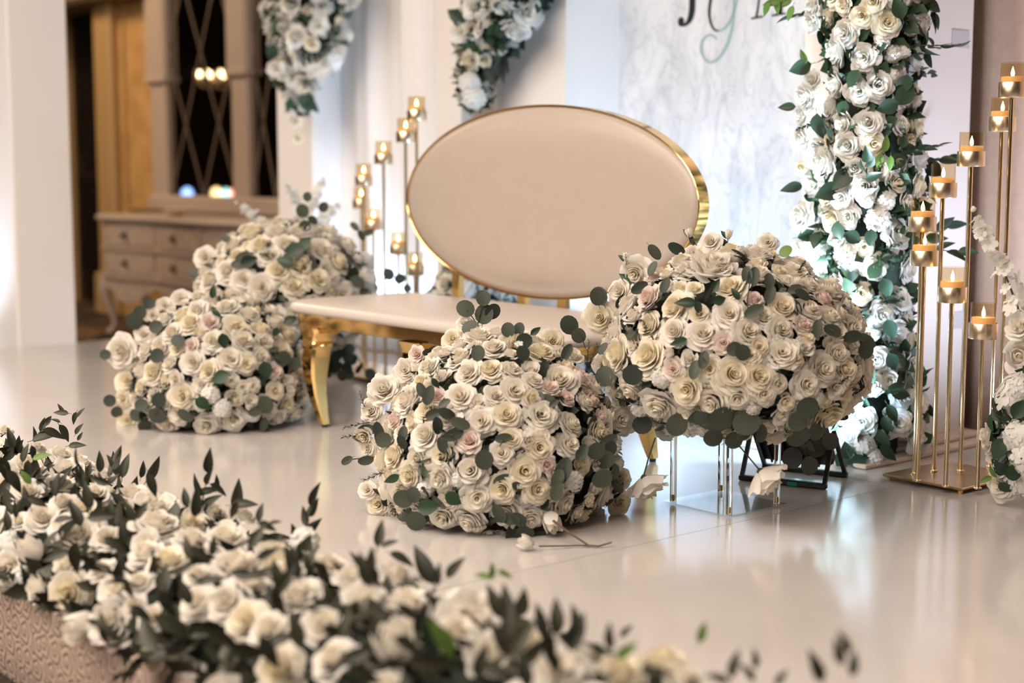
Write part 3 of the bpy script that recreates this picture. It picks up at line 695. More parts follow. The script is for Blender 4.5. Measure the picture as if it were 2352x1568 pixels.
def bouquet(root, surf, listed, leaves, fill, n_leaf, seed, leaf_kinds='ro', jitter=.22, tight=.74, depth=.5, sprigs=0, sprig_kind='u', maxfl=297, sprig_len=.16, lift=.0, leaf_len=(.035, .055), cam_bias=0.0, grow=1.0, leaf_out=.035):
    rnd = random.Random(seed); placed = []
    for x, y, dpx, k in listed:
        p, nn = surf.hit(x, y, .012); R = dpx*.54/pscale(p)/UNIT[k]
        q, d = facing(nn+(CAMP-p).normalized()*cam_bias, rnd, jitter*.7); R *= grow; name, me = rnd.choice(FL[k])
        inst(name, me, root, p-d*R*depth, q, R); placed.append((p, R*UNIT[k]))
    cnt = len(placed)
    for k, R, tries in fill:
        for _ in range(tries):
            if cnt >= maxfl: break
            p, nn = surf.sample(rnd); Rv = R*rnd.uniform(.88, 1.12); u = UNIT[k]
            if any((p-p2).length < tight*(Rv*u+r2) for p2, r2 in placed): continue
            q, d = facing(nn+(CAMP-p).normalized()*cam_bias, rnd, jitter); name, me = rnd.choice(FL[k])
            inst(name, me, root, p-d*Rv*depth, q, Rv); placed.append((p, Rv*u)); cnt += 1
    for x, y, dpx, ang, k in leaves:
        p, nn = surf.hit(x, y, leaf_out); ln = dpx/pscale(p); a = math.radians(ang)
        ax = Vector((math.cos(a), rnd.uniform(-.2, .2), math.sin(a))); tc = (CAMP-p).normalized()
        fc = (nn*.5+tc*.8+Vector((rnd.gauss(0, .25), 0, rnd.gauss(0, .25)))).normalized()
        qd = leaf_quat(ax, fc); inst('leaf', LF[k], root, p-(qd @ Vector((0, 1, 0)))*ln*.5, qd, ln*1.04)
    nl = 0
    for _ in range(n_leaf*6):
        if nl >= n_leaf: break
        p, nn = surf.sample(rnd); gap = min(((p-p2).length-r2*.75 for p2, r2 in placed), default=1)
        if gap < 0: continue
        tang = nn.orthogonal().normalized(); tang = Quaternion(nn, rnd.uniform(0, 6.28)) @ tang
        m_ = rnd.choice((2, 3, 3, 4)); kk = rnd.choice(leaf_kinds)
        for e in range(m_):
            ax = (Quaternion(nn, rnd.uniform(-1.5, 1.5)) @ tang)*.9+nn*rnd.uniform(.1, .7); ln = rnd.uniform(*leaf_len)
            inst('leaf', LF[kk], root, p+nn*(.004+lift)+tang*.02*e, leaf_quat(ax, nn+Vector((rnd.gauss(0, .4), rnd.gauss(0, .4), rnd.gauss(0, .4)))), ln); nl += 1
    for _ in range(sprigs):
        p, nn = surf.sample(rnd); ax = (nn+Vector((rnd.gauss(0, .5), rnd.gauss(0, .5), rnd.gauss(.1, .4)))).normalized()
        sprig(root, p, ax, rnd.uniform(.7, 1.2)*sprig_len, sprig_kind, rnd, surf)
    return placed
SPRIG_STEMS = {}
def sprig(root, p, ax, ln, kind, rnd, surf=None, nleaf=None):
    key = kind
    if key not in SPRIG_STEMS:
        m_ = MB(); m_.tube([(0, -.25, 0), (0, .3, .02), (0, .7, .02), (0, 1, -.03)], [.018, .014, .010, .005], 5); SPRIG_STEMS[key] = m_.mesh('stem', ['stem'])
    qd = leaf_quat(ax, Vector((rnd.gauss(0, 1), rnd.gauss(0, 1), rnd.gauss(.4, 1))))
    st = inst('sprig', SPRIG_STEMS[key], root, p, qd, ln); n_ = nleaf or rnd.choice((4, 5))
    for e in range(n_):
        v = .25+.75*e/(n_-1); side = 1 if e % 2 else -1; a = side*rnd.uniform(.5, 1.0)*(1.15-v)
        o = bpy.data.objects.new('leaf', LF[kind]); COL.objects.link(o); o.parent = st; o.rotation_mode = 'QUATERNION'
        o.location = (0, v*.96, .01); o.rotation_quaternion = Quaternion((0, 0, 1), a) @ Quaternion((0, 1, 0), rnd.uniform(-.7, .7)) @ Quaternion((1, 0, 0), rnd.uniform(-.1, .5)); k = rnd.uniform(.36, .50); o.scale = (k, k, k)
    return st
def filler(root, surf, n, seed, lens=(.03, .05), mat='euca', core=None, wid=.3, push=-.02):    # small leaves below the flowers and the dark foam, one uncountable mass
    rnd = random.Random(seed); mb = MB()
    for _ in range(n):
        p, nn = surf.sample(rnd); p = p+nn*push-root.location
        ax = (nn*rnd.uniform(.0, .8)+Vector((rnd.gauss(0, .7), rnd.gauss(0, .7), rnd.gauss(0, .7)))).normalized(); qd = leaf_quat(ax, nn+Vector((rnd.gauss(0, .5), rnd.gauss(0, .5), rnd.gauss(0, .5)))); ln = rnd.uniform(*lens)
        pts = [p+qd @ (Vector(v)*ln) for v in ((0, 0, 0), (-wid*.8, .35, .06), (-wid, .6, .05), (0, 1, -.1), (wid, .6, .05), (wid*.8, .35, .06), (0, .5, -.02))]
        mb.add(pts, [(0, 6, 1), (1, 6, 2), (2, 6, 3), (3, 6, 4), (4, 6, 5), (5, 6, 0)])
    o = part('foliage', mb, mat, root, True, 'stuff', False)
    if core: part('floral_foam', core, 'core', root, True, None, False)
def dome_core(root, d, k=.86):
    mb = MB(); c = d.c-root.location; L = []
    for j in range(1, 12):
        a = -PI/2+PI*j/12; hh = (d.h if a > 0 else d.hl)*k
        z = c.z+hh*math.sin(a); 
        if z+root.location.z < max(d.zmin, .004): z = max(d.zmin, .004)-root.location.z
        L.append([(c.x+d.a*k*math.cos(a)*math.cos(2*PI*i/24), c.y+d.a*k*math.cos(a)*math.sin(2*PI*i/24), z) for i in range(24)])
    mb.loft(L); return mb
def zm(lst, f, x0, y0): return [(x/f+x0, y/f+y0, d/f, *r) for x, y, d, *r in lst]

# ---------------------------------------------------------------- clear stands
def acrylic_stand(label, s0, s1, r0, r1, h):
    st = thing('acrylic_stand', label, 'stand', W((s0+s1)/2, (r0+r1)/2, 0)); a, b = (s1-s0)/2, (r1-r0)/2
    t = MB(); t.bbox(-a, a, -b, b, .0015, .0075, .0012); part('base_plate', t, 'plate', st, False)
    t = MB(); t.bbox(-a, a, -b, b, h-.007, h-.001, .0012); part('top_plate', t, 'plate', st, False)
    for x in (-a+.022, a-.022):
        for y in (-b+.022, b-.022):
            t = MB(); t.lathe([(.0095, .008), (.0095, h-.0075)], 14, x, y); po = part('post', t, 'acrylic', st, True)
            t = MB(); t.lathe([(.0035, .0085), (.0035, .026)], 8, x, y); part('bolt', t, 'gold_base', po, True)
acrylic_stand('clear acrylic stand under the raised flower mound nearest the right candle stand', -2.945, -2.69, 3.03, 3.275, .27)
acrylic_stand('clear acrylic stand under the raised flower mound behind the left end of the bench', -5.44, -5.19, 3.12, 3.37, .27)

# ---------------------------------------------------------------- flower mounds
mounds = 'rose mounds around the bench'
c = W(-3.165, 2.61, .13)
fm = thing('flower_mound', 'large low mound of ivory roses on the floor in front, sharpest in focus', 'flowers', Vector((c.x, c.y, 0)), False, mounds)
dm = Dome(c, .325, .36, .20); dm.zmin = .03
items = zm([(240,605,150,'Y'),(370,665,165,'Y'),(300,770,115,'P'),(465,850,175,'W'),(290,965,145,'C'),(420,980,125,'W'),(560,965,150,'C'),(545,1090,165,'W'),(375,1075,130,'C'),(720,1045,165,'W'),(750,1195,165,'W'),(885,1150,150,'C'),(1010,1050,175,'C'),(1080,1150,150,'C'),(1135,1015,95,'P'),(885,950,130,'W'),(1090,920,160,'C'),(940,870,120,'C'),(705,880,135,'P'),(770,775,145,'W'),(910,740,155,'C'),(1100,745,180,'W'),(660,640,165,'W'),(540,640,95,'P'),(820,490,140,'C'),(955,610,155,'W'),(940,490,130,'W'),(1060,550,115,'W'),(1240,650,95,'P'),(1310,540,145,'P'),(1345,670,105,'W'),(1270,790,140,'W'),(1255,905,145,'W'),(1420,840,140,'C'),(1430,755,85,'P'),(1535,770,140,'W'),(1520,650,85,'S'),(1515,535,95,'S'),(700,510,155,'W'),(555,530,105,'S'),(480,480,140,'W'),(360,500,125,'W'),(420,410,90,'P'),(580,400,75,'S'),(620,330,120,'C'),(760,310,165,'W'),(840,370,140,'W'),(940,410,75,'S'),(1100,390,145,'C'),(1165,340,130,'C'),(680,240,85,'W'),(170,720,120,'W'),(130,860,100,'S'),(150,925,100,'W'),(220,1150,80,'S'),(150,1150,95,'W'),(210,1230,120,'C'),(300,1275,140,'Y'),(560,1300,170,'W'),(705,1325,170,'W'),(1040,1310,150,'W'),(1140,1300,105,'B'),(815,1395,90,'S'),(890,1395,75,'S'),(1360,1210,80,'S'),(1300,1275,80,'S'),(1385,1310,120,'W'),(1530,1215,130,'C'),(1535,1090,120,'C'),(1290,1110,120,'H'),(1400,1010,80,'S'),(1510,910,120,'H'),(1530,1010,100,'H'),(1250,480,110,'C'),(1285,420,90,'S'),(1150,590,95,'P'),(850,635,120,'W'),(1055,650,110,'C'),(1105,855,75,'S'),(1030,880,90,'S'),(265,1065,110,'C'),(490,1010,90,'W'),(440,560,110,'C'),(640,1100,100,'H'),(460,1160,100,'H'),(1180,1060,90,'W')], 2.376, 780, 640)
lv = [(1110,685,36,90,'r'),(1070,709,42,150,'r'),(1112,722,46,80,'r'),(1131,716,38,45,'r'),(1081,751,40,190,'r'),(1167,758,34,95,'r'),(1192,756,30,75,'r'),(1203,783,38,20,'r'),(1201,810,34,300,'r'),(1098,810,36,260,'r'),(1308,747,44,120,'r'),(1329,770,36,280,'r'),(1302,808,38,60,'o'),(1373,682,40,100,'r'),(969,897,38,120,'o'),(984,909,46,75,'o'),(1020,926,30,35,'o'),(995,951,38,200,'o'),(1005,977,42,280,'o'),(1041,998,48,20,'o'),(1016,1021,40,285,'o'),(1026,950,42,330,'o'),(1056,972,46,340,'o'),(862,951,50,120,'o'),(870,989,46,280,'o'),(843,987,42,180,'o'),(841,1057,36,190,'o'),(797,1057,30,210,'o'),(826,1006,34,170,'p'),(925,998,38,80,'o'),(923,1015,34,300,'o'),(881,1010,38,200,'r'),(1155,1006,38,10,'o'),(1112,1055,46,270,'r'),(1020,1010,34,240,'o'),(927,1145,48,200,'r'),(950,1137,36,100,'r'),(955,1196,48,290,'r'),(957,1225,36,260,'r'),(982,1164,50,10,'v'),(1041,1145,44,330,'v'),(1293,1082,62,70,'o'),(1281,1099,48,250,'o'),(1279,1128,48,250,'o'),(1369,1036,42,30,'r'),(1390,1055,46,200,'r'),(1384,1099,48,220,'r'),(1401,1031,38,60,'r'),(1413,1082,38,280,'o'),(1418,1116,36,315,'o'),(1399,1010,40,20,'o'),(1336,1040,42,60,'o'),(1146,1179,46,300,'o'),(1171,1191,46,350,'o'),(1192,1191,42,320,'o'),(1205,1225,46,280,'r'),(1174,1229,46,80,'o'),(1163,1246,42,180,'r'),(1254,1240,62,350,'p'),(1283,1227,40,310,'p'),(1268,1196,34,90,'p'),(1240,1228,36,10,'p'),(1272,926,26,40,'o'),(1390,863,38,250,'r'),(1453,867,46,300,'r'),(1000,880,30,300,'p'),(900,1100,40,210,'p'),(1230,760,30,40,'p')]
bouquet(fm, dm, items, lv, [('W', .05, 500), ('C', .045, 400), ('S', .03, 900), ('P', .035, 100), ('H', .055, 100)], 60, 1, 'roo')
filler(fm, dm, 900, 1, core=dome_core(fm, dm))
needles(fm, dm, [(835, 925, 60, 105, 'n'), (822, 975, 70, 190, 'n'), (818, 1000, 70, 185, 'n'), (870, 1090, 80, 200, 'n'), (885, 1085, 60, 185, 'n'), (1000, 795, 40, 90, 'n'), (1010, 870, 50, 110, 'n'), (1035, 870, 44, 50, 'n'), (990, 860, 50, 100, 'n'), (1350, 810, 64, 85, 'n'), (1362, 815, 60, 70, 'n'), (1180, 790, 40, 80, 'n'), (1070, 940, 40, 20, 'n'), (1095, 1110, 40, 250, 'n'), (1400, 1150, 40, 60, 'n'), (1370, 1200, 40, 30, 'n'), (1110, 1205, 50, 190, 'n'), (1060, 1140, 40, 30, 'n')])
for i, (x, y) in enumerate(((1057, 957), (1213, 993), (1192, 790))):
    p, nn = dm.hit(x, y, .03); q, d = facing(nn, random, .2); inst('blossom', FLORET, fm, p, q, .012)
def leaf_stem(root, surf, px, out0=.0, out1=.045):
    n = len(px); pts = [surf.hit(x, y, out0+(out1-out0)*i/(n-1))[0]-root.location for i, (x, y) in enumerate(px)]
    t = MB(); t.tube([tuple(p) for p in pts], .0017, 5); part('stem', t, 'stem', root)
for px in (((1100, 790), (1097, 752), (1102, 722), (1110, 690)), ((1097, 745), (1085, 728), (1072, 712)), ((1345, 800), (1335, 770), (1308, 748)), ((1200, 800), (1200, 785), (1192, 762)), ((860, 1050), (830, 1052), (798, 1056)), ((985, 930), (1010, 990), (1040, 1000)), ((1140, 1045), (1150, 1020), (1158, 1008)), ((950, 1180), (958, 1215), (957, 1230)), ((1390, 1060), (1410, 1100), (1420, 1118))): leaf_stem(fm, dm, px)
def polyline(root, name, px, z, rad, mat='twig'):
    t = MB(); t.tube([tuple(on_floor(x, y, zz)-root.location) for (x, y), zz in zip(px, z)], rad, 6); return part(name, t, mat, root)
polyline(fm, 'twig', [(1270, 1195), (1310, 1225), (1352, 1252), (1375, 1254), (1405, 1245)], [.06, .03, .006, .005, .012], [.0035, .003, .0028, .003, .002])
polyline(fm, 'twig', [(1238, 1254), (1300, 1253), (1352, 1252)], [.012, .006, .006], .0022)
p = on_floor(1224, 1250, .016); q, d = facing((-.8, -.3, .5), random, .1); inst('rosebud', FL['B'][0][1], fm, p, q, .018)

c = W(-2.80, 3.17, .405)
rm = thing('flower_mound', 'raised mound of ivory roses standing on the clear acrylic stand, nearest the lettered panel', 'flowers', Vector((c.x, c.y, .27)), False, mounds)
dr = Dome(c, .362, .31, .20); dr.zmin = .235
items = zm([(660,255,195,'Y'),(740,185,130,'C'),(850,200,135,'Y'),(520,230,120,'W'),(580,200,95,'W'),(650,145,95,'W'),(310,290,135,'W'),(240,370,115,'W'),(390,305,75,'P'),(450,290,75,'S'),(515,355,85,'S'),(580,360,75,'S'),(370,400,125,'P'),(485,440,150,'C'),(270,430,120,'W'),(150,490,135,'C'),(215,550,120,'W'),(370,520,125,'C'),(485,550,130,'W'),(225,650,145,'C'),(370,660,175,'C'),(475,650,42,'B'),(620,560,150,'W'),(735,470,145,'W'),(820,550,135,'W'),(710,600,95,'P'),(850,405,85,'P'),(740,350,140,'C'),(890,480,110,'W'),(975,440,140,'C'),(1040,335,110,'W'),(960,280,75,'S'),(990,320,75,'S'),(1030,240,85,'W'),(1095,340,115,'W'),(1160,400,95,'P'),(1100,450,125,'W'),(1070,520,95,'P'),(970,540,125,'W'),(870,620,95,'C'),(975,645,145,'W'),(1075,620,85,'S'),(1080,580,75,'S'),(555,670,75,'S'),(480,720,95,'P'),(650,720,115,'C'),(755,740,165,'C'),(870,750,150,'C'),(545,810,160,'C'),(655,870,150,'W'),(770,850,130,'W'),(890,830,120,'W'),(960,790,85,'W'),(415,890,165,'W'),(320,900,110,'H'),(420,770,110,'H'),(560,1000,130,'H'),(450,1000,100,'H'),(640,1000,120,'H'),(800,1000,110,'H'),(1085,790,135,'W'),(1160,720,150,'W'),(1220,650,125,'W'),(1215,810,85,'S'),(1250,780,85,'S'),(1260,720,120,'C'),(1290,615,80,'S'),(1180,930,175,'C'),(965,930,95,'S'),(990,870,80,'S'),(945,1020,140,'W'),(205,755,85,'S'),(235,850,85,'S'),(240,950,130,'W'),(155,930,80,'P'),(1190,480,130,'W'),(1030,670,95,'C'),(1225,560,110,'W'),(160,700,90,'W'),(700,260,110,'W'),(910,150,80,'W'),(600,470,90,'C'),(830,655,80,'C'),(1130,860,90,'H'),(840,910,90,'H')], 1.96, 1300, 480)
lv = [(1503,578,40,310,'o'),(1555,572,42,150,'o'),(1498,617,36,70,'o'),(1804,577,32,45,'g'),(1731,636,46,80,'o'),(1716,633,42,95,'o'),(1767,648,40,95,'o'),(1826,664,36,20,'o'),(1843,676,38,330,'o'),(1643,656,38,60,'p'),(1576,694,48,175,'p'),(1604,707,36,280,'p'),(1652,689,32,20,'v'),(1527,656,38,70,'o'),(1468,661,42,30,'o'),(1376,681,44,120,'r'),(1769,676,42,250,'o'),(1731,715,48,30,'o'),(1690,675,32,120,'p'),(1878,755,40,90,'o'),(1912,758,46,345,'o'),(1616,827,42,80,'o'),(1595,850,44,80,'o'),(1706,809,38,300,'r'),(1688,801,36,200,'r'),(1389,865,46,90,'r'),(1453,860,50,250,'r'),(1384,801,32,60,'o'),(1555,975,52,250,'r'),(1476,975,46,200,'r'),(1621,965,62,330,'o'),(1657,962,62,20,'r'),(1716,970,62,200,'r'),(1639,1005,44,200,'r'),(1685,1011,42,20,'r'),(1708,998,42,30,'o'),(1749,995,44,270,'o'),(1833,967,48,250,'r'),(1854,937,52,30,'r'),(1841,995,42,300,'r'),(1848,1031,48,290,'r'),(1820,1051,50,250,'r'),(1874,1028,46,20,'r'),(1859,1069,44,290,'r'),(1907,1013,42,330,'r'),(1876,990,46,60,'r'),(1989,804,42,60,'r'),(1991,781,46,330,'o'),(1956,773,46,10,'o'),(1830,1010,44,200,'r'),(1600,960,44,200,'v'),(1440,640,40,150,'p'),(1560,785,40,200,'p')]
bouquet(rm, dr, items, lv, [('W', .05, 500), ('C', .045, 400), ('S', .03, 900), ('P', .035, 100), ('H', .055, 200)], 46, 2, 'roo')
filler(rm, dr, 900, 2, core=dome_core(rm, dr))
needles(rm, dr, [(1440, 605, 44, 100, 'n'), (1398, 672, 36, 60, 'n'), (1570, 625, 40, 40, 'n'), (1625, 680, 40, 70, 'n'), (1565, 790, 44, 250, 'n'), (1850, 820, 54, 300, 'n'), (1866, 800, 40, 20, 'n'), (1880, 850, 40, 250, 'n'), (1840, 615, 36, 60, 'f'), (1575, 835, 40, 100, 'n'), (1790, 860, 36, 270, 'n'), (1935, 875, 36, 40, 'f')])
for px in (((1720, 720), (1716, 690), (1724, 640)), ((1850, 775), (1890, 745), (1915, 760)), ((1600, 830), (1612, 815), (1616, 828)), ((1390, 720), (1380, 690)), ((1600, 985), (1640, 1005), (1690, 1008)), ((1840, 960), (1850, 1020), (1860, 1065))): leaf_stem(rm, dr, px)
def hanging(root, kind, stem_px, pos_px, depth_ref, dpx, face, tilt_seed, sep=False):
    dref = (depth_ref-CAMP).length; P = [CAMP+ray(x, y)*dref*k for x, y, k in stem_px]
    t = MB(); t.tube([tuple(p-root.location) for p in P], .0022, 5); part('stem', t, 'stem', root)
    p = P[-1]; R = dpx/2/pscale(p); q, d = facing(face, random.Random(tilt_seed), .05)
    inst('rose', rose_mesh('hanging_rose_%d' % tilt_seed, 'p_white', 24, .05, .9, 200+tilt_seed, 8, 6, False, .3), root, p, q, R)
hanging(rm, 'W', [(1505, 1005, .97), (1490, 1050, .97), (1478, 1095, .97)], None, c, 95, (.35, -.25, -1), 1)
hanging(rm, 'W', [(1695, 1020, .96), (1722, 1052, .955), (1745, 1080, .95)], None, c, 100, (.55, -.1, -.9), 2)
for px, ax in (((1585, 545), (-.45, 0, 1)), ((1672, 548), (.1, .1, 1)), ((1440, 600), (-.5, 0, 1))):
    p = CAMP+ray(*px)*(c-CAMP).length*1.0; t = MB(); a = Vector(ax).normalized()
    t.tube([tuple(p-a*.06-root_ if False else p-a*.08-rm.location), tuple(p-rm.location)], .0015, 5); part('stem', t, 'twig', rm)
    q, d = facing(a, random, .1); inst('rosebud', FL['B'][1][1], rm, p, q, .012)
    for k in range(3): inst('leaf', LF['p'], rm, p-a*.02*k, leaf_quat(a+Vector((random.gauss(0, .6), 0, random.gauss(0, .4))), (0, -1, .2)), .03)

c = W(-5.00, 2.77, .12)
lm = thing('flower_mound', 'low rose mound on the floor by the left front leg of the bench', 'flowers', Vector((c.x, c.y, 0)), False, mounds)
dl = Dome(c, .325, .36, .2); dl.zmin = .03
items = [(x*.4018+200, y*.3983+400, d*.4, k) for x, y, d, k in [(190,1020,180,'W'),(370,810,90,'S'),(440,750,80,'S'),(440,830,110,'W'),(480,910,130,'W'),(590,850,140,'C'),(620,780,130,'W'),(700,850,110,'P'),(540,720,120,'W'),(640,700,110,'W'),(800,760,130,'W'),(930,800,130,'W'),(860,880,140,'C'),(720,960,140,'W'),(900,960,140,'W'),(600,1080,140,'W'),(590,990,90,'P'),(820,1060,150,'W'),(690,1130,130,'C'),(1000,890,120,'C'),(1020,960,110,'W'),(910,1090,120,'C'),(1000,1050,120,'W'),(1070,1130,90,'P'),(830,1190,75,'S'),(950,1220,90,'W'),(890,1230,80,'S'),(930,1310,90,'S'),(1080,1250,100,'C'),(1160,1250,70,'S'),(540,1280,150,'C'),(370,1140,140,'C'),(230,1190,130,'C'),(470,1090,100,'S'),(330,1010,120,'W'),(440,1430,150,'W'),(680,1455,140,'W'),(230,1420,120,'C'),(1090,1410,110,'W'),(1190,1380,120,'W'),(300,1230,90,'C'),(200,1290,90,'C'),(1150,920,120,'C'),(1080,860,110,'W'),(760,1130,70,'P'),(510,1010,80,'C'),(320,920,100,'W'),(700,1270,120,'H'),(780,1350,120,'H'),(640,1330,90,'H'),(960,1400,90,'H'),(500,1180,90,'W'),(330,1340,80,'C')]]
lv = [(x*.4018+200, y*.3983+400, d*.4, a, k) for x, y, d, a, k in [(105,1040,65,200,'r'),(130,1305,75,200,'r'),(170,1370,70,250,'r'),(270,850,100,120,'r'),(300,800,80,60,'r'),(390,880,80,20,'r'),(355,745,70,60,'r'),(400,1045,90,200,'r'),(520,960,80,150,'r'),(410,1300,90,250,'r'),(400,1390,100,320,'r'),(330,1450,80,240,'r'),(310,1330,80,200,'r'),(1020,1330,100,100,'r'),(960,1370,90,200,'o'),(1010,1440,80,260,'o'),(1030,1480,60,280,'o'),(1185,1095,80,60,'r'),(1130,1060,80,120,'r'),(720,680,80,80,'p'),(740,800,70,330,'p'),(780,960,90,280,'v'),(760,1170,110,200,'v'),(660,1320,100,330,'v'),(1020,1130,110,280,'v'),(1160,840,80,30,'v'),(1080,910,60,250,'v'),(560,1390,100,320,'o'),(280,1390,80,160,'r')]]
bouquet(lm, dl, items, lv, [('W', .05, 500), ('C', .045, 400), ('S', .03, 700), ('H', .05, 200)], 60, 3, 'rrov')
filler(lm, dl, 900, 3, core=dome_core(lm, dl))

c = W(-5.30, 3.24, .40)
lr = thing('flower_mound', 'raised rose mound behind the left end of the bench, nearest the carved dresser', 'flowers', Vector((c.x, c.y, .27)), False, mounds)
dq = Dome(c, .36, .33, .2); dq.zmin = .22
lv = [(706, 452, 22, 90, 'r'), (743, 476, 24, 60, 'r'), (695, 485, 32, 100, 'r'), (718, 505, 24, 330, 'r'), (700, 520, 30, 260, 'r'), (672, 578, 60, 190, 'v'), (655, 600, 40, 160, 'v'), (560, 590, 40, 200, 'o'), (548, 605, 36, 190, 'o'), (447, 628, 26, 160, 'r'), (815, 520, 26, 130, 'o'), (830, 540, 26, 300, 'o'), (845, 535, 24, 20, 'o'), (893, 630, 28, 120, 'r'), (918, 640, 26, 20, 'r'), (935, 662, 20, 300, 'r'), (810, 630, 40, 250, 'v'), (820, 645, 40, 320, 'o'), (525, 580, 20, 80, 'p'), (520, 548, 20, 150, 'r'), (570, 600, 40, 20, 'v'), (700, 560, 40, 60, 'v')]
bouquet(lr, dq, [(660, 560, 62, 'W'), (620, 585, 55, 'W'), (690, 605, 60, 'C'), (600, 560, 58, 'C'), (740, 570, 60, 'W'), (780, 600, 60, 'C'), (640, 620, 55, 'C'), (560, 640, 55, 'W'), (600, 660, 60, 'W'), (730, 640, 60, 'C'), (520, 620, 60, 'W'), (480, 640, 60, 'W'), (690, 530, 60, 'W'), (640, 530, 60, 'W'), (580, 530, 55, 'C'), (800, 560, 55, 'W'), (840, 600, 50, 'H'), (850, 640, 60, 'H'), (760, 530, 55, 'W'), (470, 590, 50, 'W')], lv, [('W', .052, 500), ('C', .046, 400), ('S', .03, 700), ('H', .05, 100)], 70, 4, 'rrov')
filler(lr, dq, 900, 4, core=dome_core(lr, dq))
for k in range(9):                                            # greenery hanging below it, seen under the bench
    p = c+Vector((random.uniform(.05, .30), random.uniform(-.1, .15), -.17-.03*random.random())); t = MB()
    e = p+Vector((random.uniform(.0, .06), 0, -.09)); t.tube([tuple(p-lr.location), tuple(e-lr.location)], .002, 5); part('stem', t, 'stem', lr)
    for j in range(4): inst('leaf', LF['r'], lr, p.lerp(e, j/3), leaf_quat((random.gauss(0, .8), random.gauss(0, .3), -.5), (random.gauss(0, .4), -1, .3)), .05)

# ---------------------------------------------------------------- orchid arrangements at the outer ends, flowers at the base behind the bench
def spike(root, base, tip, n, seed, me=None, sz=.026, spread=.035):   # a branch of blossoms
    rnd = random.Random(seed); base, tip = Vector(base), Vector(tip); pts = []
    for k in range(9):
        v = k/8; pts.append(base.lerp(tip, v)+Vector((0, 0, .06*math.sin(PI*v))))
    t = MB(); t.tube([tuple(p-root.location) for p in pts], [.004-.0025*k/8 for k in range(9)], 6); br = part('branch', t, 'twig', root)
    for k in range(n):
        v = .18+.78*(k+.5)/n; i = min(7, int(v*8)); p = pts[i].lerp(pts[i+1], v*8-i); d = Vector((rnd.gauss(0, 1), rnd.gauss(-.5, 1), rnd.gauss(.1, .8))).normalized()
        q, dd = facing(d, rnd, .2); w = spread*(1.15-v*.75)
        o = inst('blossom', FLORET, root, p+d*w*rnd.uniform(.5, 1), q, sz*(1.1-.45*v)*rnd.uniform(.85, 1.15))
    for k in range(5):
        p = pts[8].lerp(pts[7], k*.35); inst('rosebud', FL['B'][0][1], root, p+Vector((rnd.gauss(0, .004), 0, rnd.gauss(0, .004))), facing((tip-base), rnd, .4)[0], .0075)
cR = W(-2.14, 3.84, .20)
ra = thing('flower_arrangement', 'white hydrangea and orchid arrangement at the right edge beside the candle stand', 'flowers', Vector((cR.x, cR.y, 0)), False)
da = Dome(cR, .22, .24, .19); da.zmin = .02
bouquet(ra, da, [(2272, 1003, 75, 'W'), (2300, 1110, 75, 'W'), (2330, 1010, 90, 'H'), (2345, 1060, 100, 'H'), (2340, 1120, 80, 'H'), (2350, 830, 70, 'W')], [(2295, 1030, 55, 240, 'v'), (2300, 1075, 40, 150, 'v'), (2330, 1085, 50, 10, 'v'), (2265, 1100, 30, 200, 'k'), (2280, 1085, 34, 130, 'k'), (2310, 1120, 40, 320, 'v'), (2340, 940, 50, 60, 'v')],
        [('H', .075, 250), ('W', .055, 300), ('S', .035, 300)], 50, 5, 'vv', leaf_len=(.045, .065))
filler(ra, da, 500, 5, (.04, .06), 'green', dome_core(ra, da))
def at_y(x, y, Y): d = ray(x, y); return CAMP+d*(Y/d.y)
spike(ra, at_y(2395, 900, 4.08), at_y(2232, 495, 4.02), 46, 7, sz=.026, spread=.036)
spike(ra, cR+Vector((.0, 0, .15)), at_y(2372, 720, 4.1), 34, 8, sz=.028, spread=.045)
spike(ra, cR+Vector((.1, 0, .15)), cR+Vector((.25, .1, .75)), 30, 9)
for px, py, k in ((2345, 822, 'B'), (2350, 890, 'H'), (2348, 760, 'S')):
    p = at_y(px, py, 4.05); name, me = FL[k][0]; inst(name, me, ra, p, facing((-.6, -.7, .3), random, .2)[0], .042)
t = MB(); t.tube([(0, 0, .2), tuple(at_y(2352, 880, 4.1)-ra.location), tuple(at_y(2352, 750, 4.1)-ra.location)], .004, 6); part('branch', t, 'stem', ra)
cL = W(-6.12, 3.86, .22)
la = thing('flower_arrangement', 'white hydrangea and blossom-branch arrangement behind the left raised rose mound', 'flowers', Vector((cL.x, cL.y, 0)), False)
db = Dome(cL, .22, .26, .2); db.zmin = .02
bouquet(la, db, [], [], [('H', .075, 250), ('W', .055, 300), ('S', .035, 300)], 50, 6, 'vv', leaf_len=(.045, .065))
filler(la, db, 400, 6, (.04, .06), 'green', dome_core(la, db))
for k, (x, y, yy) in enumerate(((545, 470, 6.9), (660, 425, 6.9), (738, 415, 6.95), (775, 470, 7.0), (620, 520, 6.85))): spike(la, cL+Vector((random.uniform(-.08, .08), -.05, .15)), at_y(x, y, yy), 44, 20+k, sz=.028, spread=.05)
cB = W(-4.98, 3.97, .2)
ba = thing('flower_arrangement', 'low pale flower arrangement at the foot of the backdrop, seen below the oval back', 'flowers', Vector((cB.x, cB.y, 0)), False)
dbb = Dome(cB, .23, .36, .19); dbb.zmin = .02
bouquet(ba, dbb, [], [], [('H', .07, 250), ('W', .05, 300), ('S', .035, 300)], 90, 7, 'rrv', leaf_len=(.045, .065))
filler(ba, dbb, 500, 7, (.04, .06), 'green', dome_core(ba, dbb))

